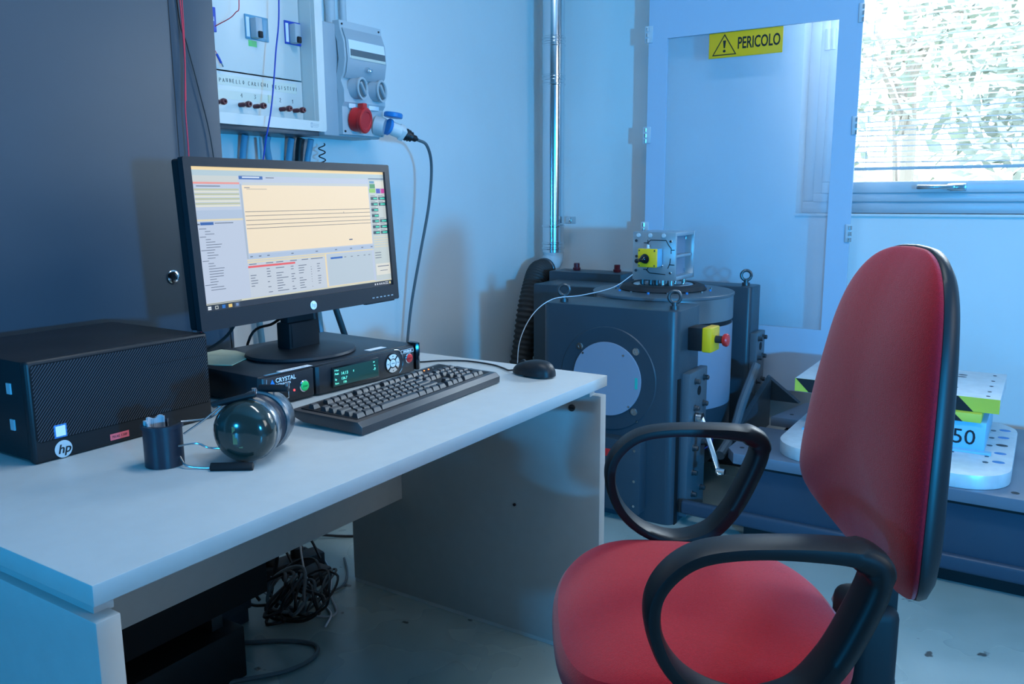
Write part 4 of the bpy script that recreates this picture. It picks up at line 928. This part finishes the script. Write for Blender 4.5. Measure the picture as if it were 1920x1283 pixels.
# side lug plates with bolts, struts
def lug(x, y0, y1, z0, z1, bolts, hole):
    l = obj('side_plate', box(nb(), x, x+.028, y0, y1, z0, z1, .003), 'shaker_hi', sh)
    for by, bz in bolts: obj('hex_bolt', lathe(nb(), [(.012, 0), (.012, .003), (.009, .004), (.009, .016), (.007, .018)], (x+.028, by, bz), (x+1, by, bz), 10), 'dark_steel', l)
    obj('plate_hole', cyl(nb(), (x+.0275, hole[0], hole[1]), (x+.0290, hole[0], hole[1]), .017, 18), 'black_m', l)
lug(BX1-.001, 2.66, 2.835, .02, .535, [(2.715, .50), (2.800, .50), (2.715, .405), (2.800, .405), (2.715, .325), (2.80, .325), (2.715, .26), (2.80, .26), (2.715, .17), (2.715, .09), (2.80, .09)], (2.755, .46))
lug(-1.006, 3.37, 3.49, .32, .575, [(3.40, .55), (3.46, .55), (3.40, .47), (3.46, .47), (3.40, .37), (3.46, .37)], (3.43, .515))
b = nb(); box(b, BX1-.004, BX1+.001, 2.622, 2.645, .0, .52); obj('panel_gap', b, 'black_m', sh)
b = nb(); box(b, -.009, .009, -.004, .004, 0, .24, .002, mt=axis_frame((-.975, 2.73, .375), (-.86, 2.60, .23))); cyl(b, (-.985, 2.72, .37), (-.965, 2.72, .37), .02, 16); s1 = obj('strut', b, 'steel', sh)
b = nb(); cyl(b, (-.868, 2.60, .232), (-.84, 2.60, .232), .010, 12); obj('strut_pin', b, 'chrome', s1)
b = nb(); P_ = [(-.925, 3.20, .48), (-.935, 3.08, .36), (-.93, 2.95, .26), (-.925, 2.80, .22)]
tube(b, P_, .018, seg=10); obj('curved_arm', b, 'shaker_hi', sh)
b = nb(); prism(b, [(3.37, .40), (3.37, .20), (2.9, .20), (2.9, .26)], .02, frame((-.93, 0, 0), (0, 1, 0), (0, 0, 1), (1, 0, 0))); prism(b, [(-.935, .40), (-.935, .30), (-.80, .30)], .03, YW(0, 3.42, 0)); obj('gusset', b, 'shaker', sh)
# emergency stop
es = obj('emergency_stop', box(nb(), BX1, BX1+.050, 2.700, 2.780, .610, .690, .003), 'black', sh)
obj('yellow_cover', box(nb(), BX1+.050, BX1+.085, 2.697, 2.783, .607, .693, .006), 'yellow', es)
b = nb(); lathe(b, [(.013, 0), (.013, .024), (.011, .026)], (BX1+.085, 2.74, .65), (BX1+.2, 2.74, .65), 16); obj('stop_collar', b, 'rubber', es)
b = nb(); lathe(b, [(.012, 0), (.021, .006), (.023, .016), (.020, .021), (.002, .023)], (BX1+.108, 2.74, .65), (BX1+.2, 2.74, .65), 20); obj('stop_button', b, 'red', es)
# lower trunk box, rear duct boxes
b = nb(); box(b, -1.30, -1.12, 2.545, 2.601, .04, .30, .004); lb_ = obj('lower_box', b, 'shaker', sh)
for z in (.27, .16, .07): obj('box_screw', cyl(nb(), (-1.14, 2.545, z), (-1.14, 2.541, z), .005, 10), 'steel', lb_)
obj('red_sticker', box(nb(), -1.275, -1.225, 2.5435, 2.545, .235, .262), 'red', lb_)
b = nb(); box(b, -1.90, -1.44, 3.12, 3.34, .10, .757, .01); db = obj('duct_box', b, 'shaker', sh)
b = nb(); box(b, -1.97, -1.60, 3.38, 3.53, .10, .79, .006); d2 = obj('rear_housing', b, 'shaker', sh)
for x in (-1.87, -1.66):
    obj('red_knob', lathe(nb(), [(.016, 0), (.018, .004), (.018, .012), (.014, .014), (.014, .032), (.012, .034)], (x, 3.47, .79), (x, 3.47, .9), 16), 'maroon', d2)
obj('sensor_loop', tube(nb(), [(-.99, 2.79, .35), (-.965, 2.81, .29), (-.97, 2.84, .25), (-1.0, 2.83, .22)], .0028, seg=8), 'blue_w', sh)

# aluminium cube on the armature
CX0, CX1, CY0, CY1, CZ0, CZ1 = -1.362, -1.186, 2.985, 3.185, .815, .998
CUBE = 1
cb = thing('test_cube', 'bare aluminium fixture cube bolted on top of the round shaker', 'fixture', ((CX0+CX1)/2, (CY0+CY1)/2, CZ0-.02))
obj('front_plate', box(nb(), CX0, CX1, CY0, CY0+.012, CZ0, CZ1, .001), 'screened', cb)
obj('rear_plate', box(nb(), CX0, CX1, CY1-.012, CY1, CZ0, CZ1, .001), 'screened', cb)
obj('top_plate', box(nb(), CX0, CX1, CY0+.012, CY1-.012, CZ1-.014, CZ1, .001), 'screened', cb)
obj('bottom_plate', box(nb(), CX0, CX1, CY0+.012, CY1-.012, CZ0, CZ0+.016, .001), 'screened', cb)
obj('left_plate', box(nb(), CX0, CX0+.012, CY0+.012, CY1-.012, CZ0+.016, CZ1-.014), 'screened', cb)
sp = obj('side_panel', box(nb(), CX1-.045, CX1-.035, CY0+.012, CY1-.012, CZ0+.016, CZ1-.014), 'cover', cb)
obj('side_shelf', box(nb(), CX1-.035, CX1-.004, CY0+.02, CY1-.03, .902, .912, .001), 'screened', cb)
b = nb()
for y, z in ((3.02, .965), (3.16, .97), (3.02, .93), (3.02, .885), (3.02, .84), (3.16, .845)): cyl(b, (CX1-.036, y, z), (CX1-.028, y, z), .0055, 10)
obj('panel_screws', b, 'chrome', sp, kind='stuff')
for x, z in ((-1.347, .965), (-1.205, .965), (-1.345, .905), (-1.205, .845), (-1.347, .85), (-1.24, .872)):
    obj('plate_screw', cyl(nb(), (x, CY0, z), (x, CY0-.005, z), .0055, 12, .001), 'chrome' if x > -1.3 else 'dark_steel', cb)
for x in (-1.338, -1.29, -1.235): obj('corner_bolt', cyl(nb(), (x, CY0, CZ1-.012), (x, CY0-.007, CZ1-.012), .009, 12, .002), 'grey_lt', cb)
b = nb()
for ln in ([(-1.30, .957), (-1.288, .968), (-1.225, .968), (-1.215, .950), (-1.204, .938), (-1.204, .918)], [(-1.204, .932), (-1.190, .932)], [(-1.300, .968), (-1.299, .955), (-1.290, .944)], [(-1.316, .957), (-1.300, .957)],
           [(-1.305, .855), (-1.29, .842), (-1.225, .838)], [(-1.316, .855), (-1.300, .855), (-1.296, .865)], [(-1.206, .90), (-1.208, .88), (-1.216, .862)], [(-1.208, .876), (-1.190, .876)]):
    tube(b, [(x, CY0-.0006, z) for x, z in ln], .0017, seg=6, smooth=False)
obj('cable_groove', b, 'ink', cb)
for x in (-1.335, -1.30, -1.275, -1.25, -1.215): 
    for y in (3.02, 3.15): obj('standoff', cyl(nb(), (x, y, .7945), (x, y, CZ0), .009, 12), 'dark_steel' if x < -1.26 else 'steel', cb)
cbx = thing('joystick_box', 'small yellow and blue control box with black boot on the cube front', 'control box', (-1.278, CY0-.03, .91))
obj('housing', box(nb(), -1.310, -1.236, CY0-.055, CY0-.006, .870, .938, .003), mat('pale_blue_plastic', (.16, .42, .62), rough=.4), cbx)
obj('lid', box(nb(), -1.311, -1.235, CY0-.068, CY0-.055, .869, .939, .003), 'yellow', cbx)
b = nb()
for x in (-1.304, -1.242):
    for z in (.876, .932): cyl(b, (x, CY0-.068, z), (x, CY0-.070, z), .003, 8)
obj('lid_screws', b, 'steel', cbx, kind='stuff')
b = nb(); lathe(b, [(.018, 0), (.019, .004), (.016, .007), (.017, .010), (.013, .014), (.014, .017), (.010, .022), (.007, .030), (.006, .040), (.0085, .044), (.0085, .052), (.005, .056)], (-1.278, CY0-.068, .902), (-1.303, CY0-.14, .892), 18); obj('rubber_boot', b, 'black_g', cbx)
b = nb(); lathe(b, [(.006, 0), (.006, .012), (.004, .014)], (-1.290, CY0-.02, .938), (-1.290, CY0-.02, .96), 12); obj('connector', b, 'white', cbx)
wire('sensor_lead', [(-1.59, 2.50, .50), (-1.578, 2.50, .62), (-1.548, 2.54, .715), (-1.50, 2.60, .768), (-1.44, 2.70, .775), (-1.40, 2.82, .785), (-1.38, 2.90, .80), (-1.35, 2.96, .835)], .0017, 'wcable', 'thin pale sensor lead running from cube over the shaker block', 'cable')

# ================================================================== slip table
sl = thing('slip_table', 'long low slate slip table with metal top beside the shaker', 'machine', (0, 3.0, 0))
SX0, SX1, SY0, SY1, SZ = -.815, 1.6, 2.605, 3.42, .300
obj('base', box(nb(), SX0+.025, SX1, SY0+.03, SY1, .055, SZ-.045, .003), 'platform', sl)
obj('base', box(nb(), SX0+.03, SX1, SY0+.05, SY1-.02, 0, .055), 'black_m', sl)
obj('foot_rail', box(nb(), -1.0, SX1, SY0+.012, SY0+.045, .045, .095, .012, 3), 'platform', sl)
tp = nb(); prism(tp, [(SX0, SY0), (SX1, SY0), (SX1, SY1), (-.78, SY1), (-.84, 3.13), (-.45, 3.13), (-.45, 2.97), (SX0-.02, 2.97), (-.85, 2.90), (-.85, 2.66)], .036, Matrix.Translation((0, 0, SZ-.036)), bev=.002)
topp = obj('table_top', tp, mat('table_top', (.16, .19, .24), rough=.32, metal=.35), sl)
obj('slot_shadow_gap', box(nb(), SX0+.02, SX1, SY0+.022, SY0+.032, SZ-.05, SZ-.036), 'black_m', sl)
rn = random.Random(3)
for x, y in [(-.81, 2.68), (-.83, 2.92), (-.70, 2.78), (-.78, 3.2), (-.72, 3.3), (-.02, 2.66), (.03, 2.72), (-.30, 2.64), (-.05, 3.38), (.05, 3.2)]:
    obj('threaded_hole', cyl(nb(), (x, y, SZ-.002), (x, y, SZ+.0005), .008 if x < -.1 else .011, 12), 'ink', topp)
fx_ = thing('test_fixture', 'blue-tinted riser block marked 50 on a rounded base plate', 'fixture', (-.35, 3.0, SZ))
bp_ = prism(nb(), rrect(-.70, -.035, 2.62, 3.32, .13, 8), .042, Matrix.Translation((0, 0, SZ+.0005)), bev=.002); bpo = obj('base_plate', bp_, 'fixt', fx_)
bm_ = prism(nb(), rrect(-.64, -.115, 2.88, 3.30, .004, 2), .095, Matrix.Translation((0, 0, SZ+.0425)), bev=.001); blk = obj('riser_block', bm_, 'fixt_b', fx_)
obj('flange_step', box(nb(), -.66, -.095, 2.855, 2.885, SZ+.0425, SZ+.049, .001), 'fixt_b', fx_)
obj('number_lettering', text_bm('50', .068, YW(-.208, 2.8792, SZ+.064), .0004, 0), 'ink', blk)
for i in range(5):
    y = 2.78+i*.10
    obj('slot_hole', prism(nb(), [(.017*math.cos(a*PI/8), .012*math.sin(a*PI/8)) for a in range(16)], .0012, Matrix.Translation((-.072, y+.02, SZ+.0420))), 'blue' if i != 2 else 'ink', bpo)
    obj('screw_hole', cyl(nb(), (-.105, y, SZ+.042), (-.105, y, SZ+.0435), .008, 10), 'dark_steel', bpo)
for x in (-.28, -.2, -.105): obj('screw_hole', cyl(nb(), (x, 2.845, SZ+.042), (x, 2.845, SZ+.0435), .006, 10), 'dark_steel', bpo)
tz = SZ+.1375
mid = obj('hazard_spacer', box(nb(), -.62, -.130, 2.87, 3.26, tz, tz+.028, .001), 'hazard', fx_)
tz2 = tz+.028
hp_ = obj('top_plate', box(nb(), -.700, -.085, 2.895, 3.325, tz2+.001, tz2+.047, .0015), 'fixt', fx_)
obj('plate_edge_tape', box(nb(), -.700, -.085, 2.8935, 2.8955, tz2+.0015, tz2+.0465), 'hazard', hp_)
def stripe(par, x, w, y, z0, z1, sh_):
    obj('black_stripe', prism(nb(), [(x, z1), (x+w, z1), (x+w+sh_, z0), (x+sh_, z0)], .0008, YW(0, y, 0)), 'ink', par)
for x in (-.700+.002, -.55, -.40, -.262): stripe(hp_, x, .062, 2.8935, tz2+.0015, tz2+.0465, .045)
for x in (-.60, -.48, -.36, -.27): stripe(mid, x, .06, 2.870, tz, tz+.028, .03)
b = nb()
for x, y in [(-.215, 3.24), (-.225, 3.02)]:
    for k in (0, 1): prism(b, [(x+.014*math.cos(a*PI/6), y-k*.035+.006*math.sin(a*PI/6)) for a in range(12)], .0008, Matrix.Translation((0, 0, tz2+.047)))
for x, y in [(-.12, 3.28), (-.12, 3.18), (-.12, 3.09), (-.12, 3.0), (-.12, 2.93), (-.25, 3.16), (-.255, 3.08), (-.26, 2.96), (-.24, 3.22), (-.31, 3.1), (-.62, 3.0), (-.62, 3.2)]: cyl(b, (x, y, tz2+.047), (x, y, tz2+.0478), .006, 10)
obj('plate_holes', b, 'ink', hp_, kind='stuff')

# ================================================================== under the desk
up = thing('power_supply_unit', 'black box standing on the floor behind the desk modesty panel', 'computer', (-1.62, .95, 0))
obj('case', box(nb(), -1.705, -1.53, .60, 1.27, .19, .50, .006), 'black_m', up)
obj('base_frame', box(nb(), -1.70, -1.54, .64, 1.20, .0, .13, .004), 'black', up)
for y in (.70, 1.14): obj('mounting_post', box(nb(), -1.66, -1.58, y, y+.03, .13, .19), 'dark_steel', up)
ps = thing('power_strip', 'black power strip with plugs on the floor among tangled cables', 'power strip', (-1.9, 1.6, 0))
b = nb(); box(b, -.16, .16, -.032, .032, 0, .042, .006, mt=Matrix.Translation((-1.90, 1.60, 0)) @ Matrix.Rotation(R(75), 4, 'Z')); obj('body', b, 'black', ps)
for i in range(3):
    q = V((-1.90, 1.60, .04))+V((math.cos(R(75)), math.sin(R(75)), 0))*(-.10+i*.09); b = nb(); cyl(b, q, q+V((0, 0, .035)), .02, 14, .004); tube(b, [q+V((0, 0, .03)), q+V((.01, .01, .07)), q+V((.04, .02, .06)), q+V((.07, .03, .0))], .004, seg=7); obj('plug', b, 'kcable', ps)
top('wall_adapter', box(nb(), -1.80, -1.73, 1.60, 1.68, .0, .045, .008), 'black', 'small black power adapter on the floor behind the power strip', 'adapter')
top('loose_plug', lathe(nb(), [(.018, 0), (.020, .02), (.012, .035), (.006, .05)], (-1.93, 1.73, .02), (-1.87, 1.76, .02), 14), 'black', 'lone black plug with a thin cord near the leg panel', 'plug')
wire('floor_cable', [(-1.80, 1.30, .05), (-1.765, 1.26, .012), (-1.72, 1.255, .006), (-1.66, 1.29, .006), (-1.60, 1.335, .006), (-1.54, 1.37, .006), (-1.485, 1.375, .006), (-1.455, 1.33, .006), (-1.47, 1.25, .006), (-1.55, 1.14, .006), (-1.62, 1.0, .006)], .0055, 'cable', 'thick dark cable making a wide hook across the floor', 'cable')
wire('floor_cable', [(-1.93, 1.75, .02), (-1.85, 1.76, .005), (-1.74, 1.68, .005), (-1.66, 1.60, .005), (-1.57, 1.53, .005), (-1.60, 1.49, .005), (-1.72, 1.49, .006), (-1.83, 1.50, .01)], .003, 'grey_pl', 'thin grey cord looping from the lone plug over the floor', 'cable')
wire('floor_cable', [(-1.82, 1.52, .05), (-1.80, 1.58, .03), (-1.74, 1.57, .006), (-1.68, 1.60, .006), (-1.67, 1.66, .006), (-1.72, 1.73, .006), (-1.80, 1.80, .006)], .0035, 'cable', 'dark cord arcing from the tangle towards the leg panel', 'cable')
wire('floor_cable', [(-2.0, 1.86, .02), (-1.92, 1.93, .006), (-1.82, 2.0, .006), (-1.6, 2.1, .006)], .0045, 'kcable', 'straight black cable passing behind the right leg panel', 'cable')
wire('floor_cable', [(-1.80, 1.60, .34), (-1.76, 1.58, .2), (-1.73, 1.57, .07), (-1.66, 1.555, .008), (-1.58, 1.52, .006), (-1.54, 1.46, .006)], .003, 'wcable', 'thin pale cord falling to the floor right of the tangle', 'cable')
rn = random.Random(12)
tg = thing('cable_tangle', 'tangled heap of black cables on the floor under the desk', 'cables', (-1.75, 1.45, 0))
for j in range(9):
    c = V((-1.655+rn.uniform(-.05, .05), 1.47+rn.uniform(-.08, .08), .03)); pts = []
    r1, r2 = rn.uniform(.03, .08), rn.uniform(.02, .06); ph = rn.uniform(0, 6); tl_ = rn.uniform(-.5, .9)
    for i in range(22):
        a = i/21*2*PI*1.7+ph; pts.append((c.x+r1*math.cos(a), c.y+r2*math.sin(a)+.02*math.cos(2.3*a), max(.006, c.z+.03*j/4+.045*math.sin(a+tl_))))
    obj('cable_loop', tube(nb(), pts, rn.choice((.0035, .0045, .005)), seg=7, n=3), 'kcable' if j % 3 else 'cable', tg)
wire('hanging_cable', [(-1.70, 1.45, .69), (-1.70, 1.45, .50), (-1.71, 1.46, .30), (-1.76, 1.50, .15), (-1.80, 1.50, .006)], .006, 'kcable', 'black cable hanging down behind the desk into the tangle', 'cable')

# unseen cupboard added to keep the blue lamp off the desk front
sc = thing('lamp_blocker', 'unseen low grey cupboard added right of the camera to block the blue lamp', 'cupboard', (1.15, -.3, 0))
obj('body', box(nb(), .97, 1.35, -.75, .15, .06, .96, .003), 'grey_pl', sc)
obj('plinth', box(nb(), .99, 1.33, -.73, .13, 0, .06), 'black_m', sc)
for y0, y1, s_ in ((-.745, -.303, 1), (-.297, .145, -1)):
    d_ = obj('door', box(nb(), .952, .97, y0, y1, .075, .945, .002), 'grey_lt', sc)
    yh = y1-.05 if s_ > 0 else y0+.05
    b = nb(); tube(b, [(.952, yh, .62), (.93, yh, .64), (.93, yh, .74), (.952, yh, .76)], .005, n=4); obj('handle', b, 'steel', d_)
